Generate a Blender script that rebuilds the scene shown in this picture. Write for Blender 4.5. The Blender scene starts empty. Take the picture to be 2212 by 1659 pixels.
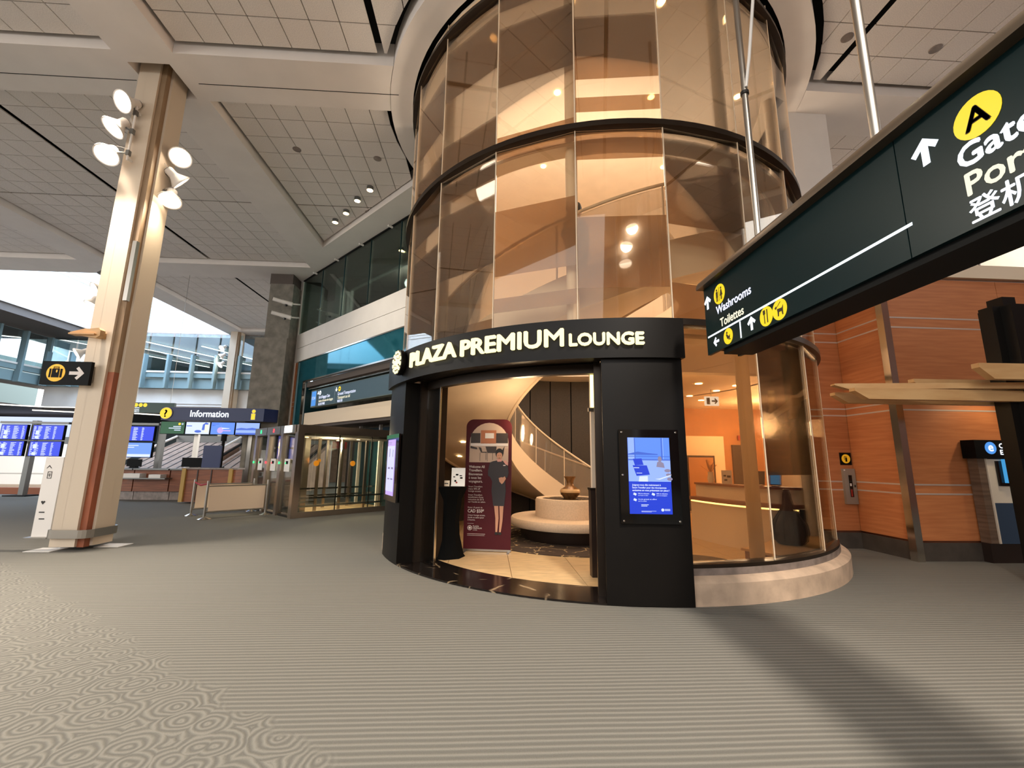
import bpy, bmesh, math, random
from mathutils import Vector, Matrix
random.seed(7)
S = bpy.context.scene
C = S.collection
pi = math.pi
rad = math.radians

# ------------------------------------------------------------------ camera
FPX, PITCH, ROLL, YAW = 932.0, rad(10.18), rad(0.68), rad(3.07)
fw = Vector((math.sin(YAW)*math.cos(PITCH), math.cos(YAW)*math.cos(PITCH), math.sin(PITCH)))
rt = Vector((math.cos(YAW), -math.sin(YAW), 0)); up = rt.cross(fw)
r2 = math.cos(ROLL)*rt + math.sin(ROLL)*up
u2 = -math.sin(ROLL)*rt + math.cos(ROLL)*up
cam = bpy.data.cameras.new('camera'); camo = bpy.data.objects.new('camera', cam); C.objects.link(camo)
cam.sensor_fit = 'HORIZONTAL'; cam.sensor_width = 36; cam.lens = FPX/2212*36
cam.clip_start = 0.05; cam.clip_end = 200
M = Matrix((r2, u2, -fw)).transposed().to_4x4(); M.translation = (0, 0, 1.5); camo.matrix_world = M
S.camera = camo
S.view_settings.view_transform = 'Standard'; S.view_settings.look = 'None'
S.view_settings.gamma = 1; S.view_settings.use_curve_mapping = False
S.view_settings.exposure = 0.32

# ------------------------------------------------------------------ world: the rest of the warm-lit hall
W = bpy.data.worlds.new('hall'); S.world = W; W.use_nodes = True
W.node_tree.nodes['Background'].inputs[0].default_value = (1.0, 0.985, 0.955, 1)
W.node_tree.nodes['Background'].inputs[1].default_value = 2.5

def lin(c):
    return tuple(((v/255)/12.92 if v/255 <= .04045 else ((v/255+.055)/1.055)**2.4) for v in c)

def spot(name, loc, target, watts, col=(1, .86, .7), angle=100, blend=.6, size=.15, parent=None):
    l = bpy.data.lights.new(name, 'SPOT'); l.energy = watts; l.color = col
    l.spot_size = rad(angle); l.spot_blend = blend; l.shadow_soft_size = size
    o = bpy.data.objects.new(name, l); C.objects.link(o)
    o.location = loc
    o.rotation_euler = (Vector(target)-Vector(loc)).to_track_quat('-Z', 'Y').to_euler()
    if parent:
        o.parent = parent; o.location = Vector(loc)-Vector(parent.location)
    return o

def point(name, loc, watts, col=(1, .8, .55), size=.1):
    l = bpy.data.lights.new(name, 'POINT'); l.energy = watts; l.color = col; l.shadow_soft_size = size
    o = bpy.data.objects.new(name, l); C.objects.link(o); o.location = loc
    return o

# ------------------------------------------------------------------ materials
MATS = {}
def mat(name, col, rough=.6, metal=0, noise=None, bump=None, emit=None, spec=.5, stretch=(1, 1, 1), col2=None):
    """col 0-255 sRGB; noise=(scale, amount); bump=(scale, strength); emit=(col, strength)"""
    m = bpy.data.materials.new(name); m.use_nodes = True; MATS[name] = m
    nt = m.node_tree; b = nt.nodes['Principled BSDF']
    L = lin(col); b.inputs['Base Color'].default_value = (*L, 1)
    b.inputs['Roughness'].default_value = rough; b.inputs['Metallic'].default_value = metal
    b.inputs['Specular IOR Level'].default_value = spec
    if noise or bump:
        tc = nt.nodes.new('ShaderNodeTexCoord'); mp = nt.nodes.new('ShaderNodeMapping')
        mp.inputs['Scale'].default_value = stretch
        nt.links.new(tc.outputs['Object'], mp.inputs['Vector'])
    if noise:
        n = nt.nodes.new('ShaderNodeTexNoise'); n.inputs['Scale'].default_value = noise[0]; n.inputs['Detail'].default_value = 5
        nt.links.new(mp.outputs[0], n.inputs['Vector'])
        r = nt.nodes.new('ShaderNodeValToRGB')
        c2 = lin(col2) if col2 else tuple(v*(1-noise[1]) for v in L)
        c1 = L if col2 else tuple(min(1, v*(1+noise[1]*.6)) for v in L)
        r.color_ramp.elements[0].color = (*c2, 1); r.color_ramp.elements[0].position = .35
        r.color_ramp.elements[1].color = (*c1, 1); r.color_ramp.elements[1].position = .65
        nt.links.new(n.outputs['Fac'], r.inputs[0]); nt.links.new(r.outputs[0], b.inputs['Base Color'])
    if bump:
        n2 = nt.nodes.new('ShaderNodeTexNoise'); n2.inputs['Scale'].default_value = bump[0]
        nt.links.new(mp.outputs[0], n2.inputs['Vector'])
        bp = nt.nodes.new('ShaderNodeBump'); bp.inputs['Strength'].default_value = bump[1]; bp.inputs['Distance'].default_value = .01
        nt.links.new(n2.outputs['Fac'], bp.inputs['Height']); nt.links.new(bp.outputs[0], b.inputs['Normal'])
    if emit:
        b.inputs['Emission Color'].default_value = (*lin(emit[0]), 1); b.inputs['Emission Strength'].default_value = emit[1]
    return m

def glassmat(name, tint, refl=.08, rough=.02, diffuse=None):
    m = bpy.data.materials.new(name); m.use_nodes = True; MATS[name] = m
    nt = m.node_tree; nt.nodes.remove(nt.nodes['Principled BSDF'])
    out = nt.nodes['Material Output']
    t = nt.nodes.new('ShaderNodeBsdfTransparent'); t.inputs[0].default_value = (*tint, 1)
    g = nt.nodes.new('ShaderNodeBsdfGlossy'); g.inputs['Roughness'].default_value = rough
    f = nt.nodes.new('ShaderNodeFresnel'); f.inputs[0].default_value = 1.36
    a = nt.nodes.new('ShaderNodeMath'); a.operation = 'MULTIPLY_ADD'; a.inputs[1].default_value = .8; a.inputs[2].default_value = refl
    nt.links.new(f.outputs[0], a.inputs[0])
    mx = nt.nodes.new('ShaderNodeMixShader'); nt.links.new(a.outputs[0], mx.inputs[0])
    src = t
    if diffuse:
        d = nt.nodes.new('ShaderNodeBsdfDiffuse'); d.inputs[0].default_value = (*diffuse[0], 1)
        tr = nt.nodes.new('ShaderNodeBsdfTranslucent'); tr.inputs[0].default_value = (*diffuse[0], 1)
        md = nt.nodes.new('ShaderNodeMixShader'); md.inputs[0].default_value = .5
        nt.links.new(d.outputs[0], md.inputs[1]); nt.links.new(tr.outputs[0], md.inputs[2])
        m2 = nt.nodes.new('ShaderNodeMixShader'); m2.inputs[0].default_value = diffuse[1]
        nt.links.new(t.outputs[0], m2.inputs[1]); nt.links.new(md.outputs[0], m2.inputs[2]); src = m2
    nt.links.new(src.outputs[0], mx.inputs[1]); nt.links.new(g.outputs[0], mx.inputs[2])
    nt.links.new(mx.outputs[0], out.inputs['Surface'])
    return m

def emis(name, col, s):
    return mat(name, (10, 10, 10), .4, emit=(col, s))

def wood_mat(name, c1, c2, sc=(1, 1, 14)):
    return mat(name, c1, .5, noise=(1.6, .3), col2=c2, stretch=sc)

mat('tile', (228, 219, 212), .9, noise=(60, .10), bump=(150, .25))
mat('beam', (230, 221, 214), .75, noise=(1.5, .03))
mat('plenum', (16, 14, 14), .9)
mat('black_panel', (15, 12, 10), .42, spec=.18, noise=(3, .12))
mat('black', (7, 7, 7), .6, spec=.15)
mat('black_gloss', (8, 8, 9), .08)
mat('bronze', (46, 36, 28), .35, .6)
mat('steel', (170, 164, 156), .32, 1)
mat('dark_steel', (60, 58, 56), .4, .8)
mat('chrome', (205, 200, 192), .14, 1)
mat('beige_col', (206, 188, 166), .55)
mat('white_paint', (228, 222, 216), .6, noise=(2, .03))
mat('brown_recess', (146, 78, 46), .55, noise=(8, .2), stretch=(1, 1, .3))
mat('tan_recess', (150, 122, 92), .6, noise=(4, .18), stretch=(1, 1, .3))
mat('concrete', (126, 120, 110), .85, noise=(3.5, .25), bump=(20, .2))
mat('plinth_stone', (196, 170, 146), .6, noise=(4, .22), bump=(30, .12))
mat('kerb', (134, 120, 112), .4, noise=(6, .3))
mat('teal', (40, 122, 140), .05, .65)
mat('teal_dark', (12, 52, 58), .3)
mat('mezz_teal', (128, 150, 154), .45, .1)
mat('sign_green', (12, 32, 34), .35, spec=.12)
mat('sign_edge', (5, 6, 6), .6, spec=.15)
mat('sign_cap', (92, 80, 68), .35, .6)
wood_mat('wood', (194, 122, 74), (178, 106, 62))
wood_mat('wood_dark', (120, 66, 40), (92, 48, 30))
wood_mat('desk_wood', (140, 80, 46), (112, 60, 34))
wood_mat('timber', (204, 164, 114), (190, 146, 96), (1, 6, 6))
mat('baseboard', (70, 62, 56), .45, noise=(5, .2))
mat('stripe', (206, 190, 178), .35, .4)
mat('stone_tile', (206, 176, 132), .28, noise=(5, .14), stretch=(1, 3, 1))
mat('grout', (150, 122, 88), .8)
mat('dark_wall', (74, 66, 58), .7, noise=(30, .12))
mat('lounge_beige', (220, 200, 176), .7, noise=(3, .04))
mat('lounge_cream', (226, 205, 178), .6)
mat('lounge_orange', (172, 118, 68), .6, noise=(4, .1))
mat('seat_cloth', (214, 188, 158), .85, noise=(40, .08), bump=(200, .2))
mat('dark_wood', (40, 28, 22), .4)
mat('burgundy', (72, 9, 20), .6, spec=.3)
mat('print_white', (222, 212, 206), .6)
mat('cloth_black', (6, 6, 6), .9, spec=.1)
mat('vase_bronze', (130, 92, 54), .3, .45, noise=(14, .4))
mat('wicker', (66, 50, 40), .45, noise=(9, .5), stretch=(1, 1, .25))
mat('acrylic', (226, 220, 212), .2)
mat('cabinet_grey', (158, 152, 140), .4, .4)
mat('red_ext', (150, 40, 30), .4)
mat('navy', (15, 34, 84), .4)
mat('screen_green', (10, 76, 44), .4, emit=((10, 80, 46), .5))
mat('skin', (196, 142, 112), .6); mat('hair', (24, 18, 16), .6); mat('cloth_grey', (58, 56, 60), .85)
mat('pink_scarf', (208, 150, 138), .7)
mat('photo_wood', (176, 110, 74), .6); mat('photo_beige', (196, 172, 154), .6); mat('photo_floor', (186, 160, 140), .6); mat('photo_dark', (56, 46, 42), .6)
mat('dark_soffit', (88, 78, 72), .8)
mat('kiosk_blue', (48, 66, 88), .5); mat('kiosk_cream', (226, 212, 192), .5)
wood_mat('kiosk_wood', (120, 96, 78), (92, 72, 58))
mat('red_strap', (150, 34, 44), .7)
mat('orange_dot', (240, 150, 30), .5, emit=((240, 150, 30), .25))
mat('cream_panel', (222, 196, 170), .5)
mat('steel_brown', (196, 180, 166), .28, 1)
mat('gallery_dark', (104, 116, 112), .6)
mat('ramp_brown', (150, 122, 104), .7, noise=(4, .2))
mat('grey_metal', (118, 118, 116), .4, .6)
mat('paper', (226, 220, 214), .6)
mat('floor_red', (150, 88, 60), .7)
emis('e_sign_yellow', (255, 238, 170), 1.5)
emis('e_sign_white', (255, 250, 236), 2.016)
emis('e_white', (240, 246, 255), 1.260)
emis('e_yellow', (255, 216, 20), 0.882)
emis('e_line', (235, 246, 250), 1.176)
emis('e_lamp', (255, 232, 204), 9)
emis('e_down', (255, 214, 150), 26)
emis('e_strip', (255, 248, 232), 2.688)
emis('e_led', (255, 232, 140), 2.940)
emis('e_counter', (255, 216, 130), 7)
emis('e_sky', (192, 222, 255), 13.0)
emis('e_blue', (24, 62, 232), 0.840)
emis('e_blue_light', (108, 156, 255), 0.840)
emis('e_ad_sky', (92, 142, 246), 0.882)
emis('e_ad_pale', (150, 180, 255), 0.882)
emis('e_ad_mid', (64, 104, 214), 0.840)
emis('e_ad_deep', (16, 60, 214), 0.840)
emis('e_ad_white', (214, 226, 255), 0.924)
emis('e_ad_tan', (150, 140, 170), 0.756)
emis('e_lilac', (196, 166, 246), 0.924)
emis('e_lilac_pale', (206, 206, 255), 0.966)
emis('e_green', (40, 255, 120), 2.520)
emis('e_red', (255, 50, 60), 2.520)
emis('e_cyan', (70, 160, 220), 0.756)
emis('e_text', (226, 230, 255), 1.092)
emis('e_text_warm', (248, 238, 206), 1.0)
emis('e_black', (20, 16, 8), 0.0)
emis('e_clock', (80, 150, 230), 0.840)
mat('sign_ink', (52, 34, 8), .6)
glassmat('tower_glass', (.95, .90, .83), .008, .0)
glassmat('film', (.86, .73, .60), .01, .1, diffuse=((.52, .35, .22), .42))
glassmat('film_light', (.95, .86, .74), .01, .1, diffuse=((.62, .42, .25), .15))
glassmat('bal_glass', (.92, .88, .82), .03, .05, diffuse=((.75, .66, .58), .22))
glassmat('gate_glass', (.86, .88, .82), .10)
glassmat('clear_glass', (.94, .96, .95), .04)
glassmat('gallery_glass', (.66, .78, .74), .06)
glassmat('mezz_glass', (.78, .88, .92), .08)

def carpet():
    m = bpy.data.materials.new('carpet'); m.use_nodes = True; MATS['carpet'] = m
    nt = m.node_tree; N = nt.nodes; b = N['Principled BSDF']; b.inputs['Roughness'].default_value = .95
    b.inputs['Specular IOR Level'].default_value = .1
    tc = N.new('ShaderNodeTexCoord'); sp = N.new('ShaderNodeSeparateXYZ'); nt.links.new(tc.outputs['Object'], sp.inputs[0])
    def math_(op, a, bb=None, c=None):
        n = N.new('ShaderNodeMath'); n.operation = op
        for i, v in enumerate((a, bb, c)):
            if v is None: continue
            if isinstance(v, (int, float)): n.inputs[i].default_value = v
            else: nt.links.new(v, n.inputs[i])
        return n.outputs[0]
    # woven ribs along X
    fine = N.new('ShaderNodeTexNoise'); fine.inputs['Scale'].default_value = 120; nt.links.new(tc.outputs['Object'], fine.inputs['Vector'])
    wob = N.new('ShaderNodeTexNoise'); wob.inputs['Scale'].default_value = 1.3; nt.links.new(tc.outputs['Object'], wob.inputs['Vector'])
    yy = math_('MULTIPLY_ADD', wob.outputs['Fac'], .02, sp.outputs['Y'])
    ribs = math_('MULTIPLY_ADD', math_('SINE', math_('MULTIPLY', yy, 2*pi/.05)), .5, .5)
    ribs = math_('POWER', ribs, 1.6)
    # swirl rings
    dn = N.new('ShaderNodeTexNoise'); dn.inputs['Scale'].default_value = 5; nt.links.new(tc.outputs['Object'], dn.inputs['Vector'])
    mixv = N.new('ShaderNodeVectorMath'); mixv.operation = 'MULTIPLY_ADD'
    nt.links.new(dn.outputs['Color'], mixv.inputs[0]); mixv.inputs[1].default_value = (.10, .10, 0); nt.links.new(tc.outputs['Object'], mixv.inputs[2])
    vo = N.new('ShaderNodeTexVoronoi'); vo.voronoi_dimensions = '2D'; vo.inputs['Scale'].default_value = 4.2; nt.links.new(mixv.outputs[0], vo.inputs['Vector'])
    rings = math_('MULTIPLY_ADD', math_('SINE', math_('MULTIPLY', vo.outputs['Distance'], 36)), .5, .5)
    # boundary of the patterned field
    edge = N.new('ShaderNodeTexNoise'); edge.inputs['Scale'].default_value = 2.5; nt.links.new(tc.outputs['Object'], edge.inputs['Vector'])
    f = math_('MULTIPLY_ADD', sp.outputs['X'], -.72, 1.75)
    f = math_('MULTIPLY_ADD', edge.outputs['Fac'], .5, f)
    mask = math_('MULTIPLY', math_('SUBTRACT', f, sp.outputs['Y']), 12)
    cl = N.new('ShaderNodeClamp'); nt.links.new(mask, cl.inputs[0])
    mx = N.new('ShaderNodeMix'); nt.links.new(cl.outputs[0], mx.inputs[0]); nt.links.new(ribs, mx.inputs[2]); nt.links.new(rings, mx.inputs[3])
    v = math_('MULTIPLY_ADD', math_('SUBTRACT', fine.outputs['Fac'], .5), .5, mx.outputs[0])
    rp = N.new('ShaderNodeValToRGB'); nt.links.new(v, rp.inputs[0])
    rp.color_ramp.elements[0].color = (*lin((97, 95, 90)), 1); rp.color_ramp.elements[1].color = (*lin((120, 117, 110)), 1)
    nt.links.new(rp.outputs[0], b.inputs['Base Color'])
    bp = N.new('ShaderNodeBump'); bp.inputs['Strength'].default_value = .5; bp.inputs['Distance'].default_value = .008
    nt.links.new(v, bp.inputs['Height']); nt.links.new(bp.outputs[0], b.inputs['Normal'])
carpet()

def veined(name, base, vein, scale, width, rough, cut):
    m = bpy.data.materials.new(name); m.use_nodes = True; MATS[name] = m
    nt = m.node_tree; N = nt.nodes; b = N['Principled BSDF']; b.inputs['Roughness'].default_value = rough
    tc = N.new('ShaderNodeTexCoord'); n = N.new('ShaderNodeTexNoise'); n.inputs['Scale'].default_value = scale; n.inputs['Detail'].default_value = 6
    nt.links.new(tc.outputs['Object'], n.inputs['Vector'])
    v = N.new('ShaderNodeTexVoronoi'); v.feature = 'DISTANCE_TO_EDGE'; v.inputs['Scale'].default_value = scale*.9
    mv = N.new('ShaderNodeVectorMath'); mv.operation = 'MULTIPLY_ADD'; nt.links.new(n.outputs['Color'], mv.inputs[0]); mv.inputs[1].default_value = (.35, .35, 0)
    nt.links.new(tc.outputs['Object'], mv.inputs[2]); nt.links.new(mv.outputs[0], v.inputs['Vector'])
    r = N.new('ShaderNodeValToRGB'); r.color_ramp.elements[0].color = (*lin(vein), 1); r.color_ramp.elements[1].color = (*lin(base), 1)
    r.color_ramp.elements[1].position = width; r.color_ramp.elements[0].position = 0
    nm = N.new('ShaderNodeTexNoise'); nm.inputs['Scale'].default_value = scale*1.3; nt.links.new(tc.outputs['Object'], nm.inputs['Vector'])
    rm = N.new('ShaderNodeValToRGB'); rm.color_ramp.elements[0].position = cut; rm.color_ramp.elements[1].position = cut+.08
    nt.links.new(nm.outputs['Fac'], rm.inputs[0])
    mx = N.new('ShaderNodeMix'); mx.data_type = 'RGBA'; mx.inputs[6].default_value = (*lin(base), 1)
    nt.links.new(rm.outputs[0], mx.inputs[0]); nt.links.new(r.outputs[0], mx.inputs[7])
    nt.links.new(v.outputs['Distance'], r.inputs[0]); nt.links.new(mx.outputs[2], b.inputs['Base Color'])
veined('black_marble', (22, 17, 15), (150, 130, 104), 1.7, .026, .15, .50)
veined('rug', (56, 40, 28), (206, 176, 126), 3.2, .04, .9, .46)

# ------------------------------------------------------------------ geometry helpers
def wloc(o):
    v = Vector((0, 0, 0))
    while o: v += Vector(o.location); o = o.parent
    return v

def link_mesh(name, V, F, m, parent=None, smooth=False, local=False):
    if parent is not None and not local:
        p = wloc(parent); V = [(v[0]-p.x, v[1]-p.y, v[2]-p.z) for v in V]
    me = bpy.data.meshes.new(name); me.from_pydata([tuple(v) for v in V], [], F); me.update()
    bm = bmesh.new(); bm.from_mesh(me); bmesh.ops.recalc_face_normals(bm, faces=bm.faces); bm.to_mesh(me); bm.free()
    me.materials.append(MATS[m] if isinstance(m, str) else m)
    if smooth:
        me.polygons.foreach_set('use_smooth', [True]*len(me.polygons)); me.set_sharp_from_angle(angle=rad(40))
    o = bpy.data.objects.new(name, me); C.objects.link(o)
    if parent: o.parent = parent
    return o

class G:
    def __init__(s): s.V = []; s.F = []
    def add(s, V, F):
        k = len(s.V); s.V += [tuple(v) for v in V]; s.F += [tuple(i+k for i in f) for f in F]; return s
    def box(s, x0, x1, y0, y1, z0, z1):
        return s.prism([(x0, y0), (x1, y0), (x1, y1), (x0, y1)], z0, z1)
    def prism(s, poly, z0, z1):
        n = len(poly); V = [(x, y, z0) for x, y in poly]+[(x, y, z1) for x, y in poly]
        F = [tuple(range(n))[::-1], tuple(range(n, 2*n))]+[(i, (i+1) % n, n+(i+1) % n, n+i) for i in range(n)]
        return s.add(V, F)
    def ext(s, poly, o, u, v, d, off=0):
        """2-D polygon in the frame o,u,v, thickness d along u x v"""
        o, u, v = Vector(o), Vector(u), Vector(v); n = u.cross(v).normalized(); k = len(poly)
        V = [o+u*a+v*b+n*off for a, b in poly]+[o+u*a+v*b+n*(off+d) for a, b in poly]
        F = [tuple(range(k))[::-1], tuple(range(k, 2*k))]+[(i, (i+1) % k, k+(i+1) % k, k+i) for i in range(k)]
        return s.add(V, F)
    def obox(s, p0, p1, w, z0, z1):
        """upright slab between two plan points, width w centred"""
        a, b = Vector(p0[:2]), Vector(p1[:2]); d = (b-a).normalized(); n = Vector((-d.y, d.x))*(w/2)
        return s.prism([tuple(a-n), tuple(b-n), tuple(b+n), tuple(a+n)], z0, z1)
    def tube(s, pts, r, n=8, cap=True):
        pts = [Vector(p) for p in pts]; rs = r if isinstance(r, (list, tuple)) else [r]*len(pts); k0 = len(s.V); V = []; F = []
        for i, p in enumerate(pts):
            t = (pts[min(i+1, len(pts)-1)]-pts[max(i-1, 0)]).normalized()
            a = t.cross(Vector((0, 0, 1))) if abs(t.z) < .95 else t.cross(Vector((1, 0, 0)))
            a.normalize(); b = t.cross(a)
            V += [p+(a*math.cos(2*pi*j/n)+b*math.sin(2*pi*j/n))*rs[i] for j in range(n)]
        for i in range(len(pts)-1):
            F += [(i*n+j, i*n+(j+1) % n, (i+1)*n+(j+1) % n, (i+1)*n+j) for j in range(n)]
        if cap: F += [tuple(range(n))[::-1], tuple(range((len(pts)-1)*n, len(pts)*n))]
        return s.add(V, F)
    def lathe(s, prof, o, axis=(0, 0, 1), n=24, cap=True):
        """prof: (radius, height along axis)"""
        ax = Vector(axis).normalized(); a = ax.orthogonal().normalized(); b = ax.cross(a); o = Vector(o)
        V = []; F = []
        for r, h in prof:
            V += [o+ax*h+(a*math.cos(2*pi*j/n)+b*math.sin(2*pi*j/n))*max(r, .0005) for j in range(n)]
        for i in range(len(prof)-1):
            F += [(i*n+j, i*n+(j+1) % n, (i+1)*n+(j+1) % n, (i+1)*n+j) for j in range(n)]
        if cap: F += [tuple(range(n))[::-1], tuple(range((len(prof)-1)*n, len(prof)*n))]
        return s.add(V, F)
    def arc(s, a0, a1, r0, r1, z0, z1, n=16, z0b=None, z1b=None):
        """curved box about the tower axis, angles in degrees; optional end heights for ramps"""
        V = []; F = []
        for i in range(n+1):
            t = i/n; a = a0+(a1-a0)*t
            za = z0 if z0b is None else z0+(z0b-z0)*t; zb = z1 if z1b is None else z1+(z1b-z1)*t
            V += [P(a, r0, za), P(a, r1, za), P(a, r1, zb), P(a, r0, zb)]
        for i in range(n):
            k = 4*i
            F += [(k+j, k+(j+1) % 4, k+4+(j+1) % 4, k+4+j) for j in range(4)]
        F += [(0, 1, 2, 3), (4*n+3, 4*n+2, 4*n+1, 4*n)]
        return s.add(V, F)
    def o(s, name, m, parent=None, smooth=False, local=False):
        return link_mesh(name, s.V, s.F, m, parent, smooth, local)

TC = (2.15, 8.85)     # axis of the glass rotunda
def P(a, R, z): a = rad(a); return (TC[0]+R*math.sin(a), TC[1]-R*math.cos(a), z)
def frame(a, R, z):
    """tangent frame on the rotunda: origin, right, up"""
    t = rad(a); return Vector(P(a, R, z)), Vector((math.cos(t), math.sin(t), 0)), Vector((0, 0, 1))

def thing(name, label, cat, loc=(0, 0, 0), group=None, rotz=0):
    o = bpy.data.objects.new(name, None); C.objects.link(o); o.location = loc; o.rotation_euler = (0, 0, rotz)
    o.empty_display_size = .1
    return tag(o, label, cat, group)
def tag(o, label, cat, group=None):
    o['label'] = label; o['category'] = cat
    if group: o['group'] = group
    return o
def struct(o, label=None):
    o['kind'] = 'structure'
    if label: o['label'] = label
    return o
def sempty(name, loc, label=None):
    o = bpy.data.objects.new(name, None); C.objects.link(o); o.location = loc; o.empty_display_size = .1
    return struct(o, label)
def copy_tree(o, parent=None):
    c = o.copy(); C.objects.link(c); c.parent = parent
    for ch in list(o.children): copy_tree(ch, c)
    return c

def text(name, body, size, o, u, v, m, parent, align='LEFT', depth=.002, bold=0, off=.002, width=None, bend=None):
    """lettering standing on a surface; bend=(a0,R,z) wraps it round the rotunda"""
    c = bpy.data.curves.new(name, 'FONT'); c.body = body; c.size = size; c.align_x = align; c.extrude = depth/2
    c.resolution_u = 3
    t = bpy.data.objects.new(name, c); C.objects.link(t); bpy.context.view_layer.update()
    me = bpy.data.meshes.new_from_object(t.evaluated_get(bpy.context.evaluated_depsgraph_get()))
    C.objects.unlink(t); bpy.data.objects.remove(t)
    vs = [w.co.copy() for w in me.vertices]; fs = [tuple(p.vertices) for p in me.polygons]; bpy.data.meshes.remove(me)
    if width:
        x0 = min(w.x for w in vs); x1 = max(w.x for w in vs); k = width/(x1-x0)
        for w in vs: w.x = (w.x-x0)*k
    if bold:
        k = len(vs); base = vs; vs = []; f0 = fs; fs = []
        for n_, (dx, dy) in enumerate(((bold, 0), (-bold, 0), (0, bold), (0, -bold))):
            vs += [w+Vector((dx, dy, 0)) for w in base]; fs += [tuple(i+n_*k for i in f) for f in f0]
    if bend:
        a0, R, z = bend
        V = [P(a0+math.degrees(w.x/R), R+w.z+depth/2+off, z+w.y) for w in vs]
    else:
        o, u, v = Vector(o), Vector(u), Vector(v); n = u.cross(v).normalized()
        V = [o+u*w.x+v*w.y+n*(w.z+depth/2+off) for w in vs]
    return link_mesh(name, V, fs, m, parent)

def disc(cx, cy, r, n=28, ry=None):
    ry = ry or r
    return [(cx+r*math.cos(2*pi*i/n), cy+ry*math.sin(2*pi*i/n)) for i in range(n)]
def rect(x0, x1, y0, y1): return [(x0, y0), (x1, y0), (x1, y1), (x0, y1)]
def arrow_up(cx, cy, s):
    return [(cx-.12*s, cy-.5*s), (cx+.12*s, cy-.5*s), (cx+.12*s, cy+.12*s), (cx+.33*s, cy-.08*s), (cx+.47*s, cy+.08*s), (cx, cy+.5*s), (cx-.47*s, cy+.08*s), (cx-.33*s, cy-.08*s), (cx-.12*s, cy+.12*s)]
def rot2(poly, cx, cy, a):
    c, s_ = math.cos(a), math.sin(a)
    return [(cx+(x-cx)*c-(y-cy)*s_, cy+(x-cx)*s_+(y-cy)*c) for x, y in poly]
def flat(name, polys, o, u, v, m, parent, off=.002, d=.002):
    g = G()
    for p in polys: g.ext(p, o, u, v, d, off)
    return g.o(name, m, parent)

def clip(poly, a, b, c):
    """keep a*x+b*y<=c"""
    out = []
    for i in range(len(poly)):
        p, q = poly[i], poly[(i+1) % len(poly)]; dp, dq = a*p[0]+b*p[1]-c, a*q[0]+b*q[1]-c
        if dp <= 0: out.append(p)
        if dp*dq < 0: t = dp/(dp-dq); out.append((p[0]+(q[0]-p[0])*t, p[1]+(q[1]-p[1])*t))
    return out

# ================================================================== SETTING
# ------------------------------------------------------------------ floor
struct(G().box(-40, 16, -8, 40, -.2, 0).o('floor', 'carpet'), 'grey-brown striped carpet with a swirl-patterned field')

# ------------------------------------------------------------------ ceiling: beams, ring soffit, tile fields
ZS, ZT = 8.95, 9.14
ceil = sempty('ceiling', (0, 0, ZS), 'coffered ceiling of pale beams and recessed square tiles')
XB = [(-24.75, -23.65), (-15.95, -14.85), (-7.15, -6.05), (1.65, 2.75), (10.45, 11.55)]
YB = [(-2.0, -.9), (7.2, 8.3), (16.4, 17.65)]
def beam(x0, x1, y0, y1): return G().box(x0, x1, y0, y1, ZS, ZS+.5).o('beam', 'beam', ceil)
# beams along X
beam(-24.75, 12.5, *YB[0])
for x0, x1 in ((-23.65, -15.95), (-15.95, -7.15)): beam(x0, x1, *YB[1])
def ring_pts(y0, y1, sx, n=8):
    return [(TC[0]+sx*math.sqrt(4.436**2-(y0+(y1-y0)*i/n-TC[1])**2), y0+(y1-y0)*i/n) for i in range(n+1)]
G().prism([(-6.05, 8.3), (-6.05, 7.2)]+ring_pts(7.2, 8.3, -1), ZS, ZS+.5).o('beam', 'beam', ceil)
G().prism([(12.5, 7.2), (12.5, 8.3)]+ring_pts(8.3, 7.2, 1), ZS, ZS+.5).o('beam', 'beam', ceil)
# crossing with the pocket round the column head
g = G(); hx0, hx1, hy0, hy1 = -7.06, -6.28, 7.45, 8.27
g.box(-7.15, hx0, 7.2, 8.3, ZS, ZS+.5).box(hx1, -6.05, 7.2, 8.3, ZS, ZS+.5).box(hx0, hx1, 7.2, hy0, ZS, ZS+.5).box(hx0, hx1, hy1, 8.3, ZS, ZS+.5)
g.o('beam_crossing', 'beam', ceil)
G().prism([(-24.75, 16.4), (-6.65, 16.4), (-7.9, 17.65), (-24.75, 17.65)], ZS, ZS+.5).o('beam', 'beam', ceil)
G().prism([(-15.95, 25.6), (-7.3, 25.6), (-7.3, 26.4), (-15.95, 26.4)], ZS, ZS+.5).o('beam', 'beam', ceil)
# beams along Y
for x0, x1 in XB[:3]: beam(x0, x1, -.9, 7.2)
for x0, x1 in XB[:3]: beam(x0, x1, 8.3, 16.4)
beam(-15.95, -14.85, 17.65, 25.6)
beam(1.65, 2.75, -.9, 4.41); beam(10.45, 11.55, -.9, 7.2)
# thin dark line down the middle of the beam faces
for x0, x1 in ((-6.0, -2.0), (-14.8, -7.2)): G().box(x0, x1, 7.86, 7.875, ZS-.004, ZS+.01).o('beam_joint', 'plenum', ceil)
# diagonal soffit in front of the gallery
G().prism([(-6.05, 14.7), (-6.05, 15.8), (-2.0, 11.75), (-1.2, 11.75)]+[P(a, 4.436, 0)[:2] for a in (-131, -126, -121, -116)]+[(-2.0, 10.65)], ZS, ZS+.5).o('beam', 'beam', ceil)
# ring soffit round the rotunda
G().arc(-180, 180, 3.97, 4.43, ZS, ZS+.5, 96).o('ring_soffit', 'beam', ceil, smooth=True)
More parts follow.
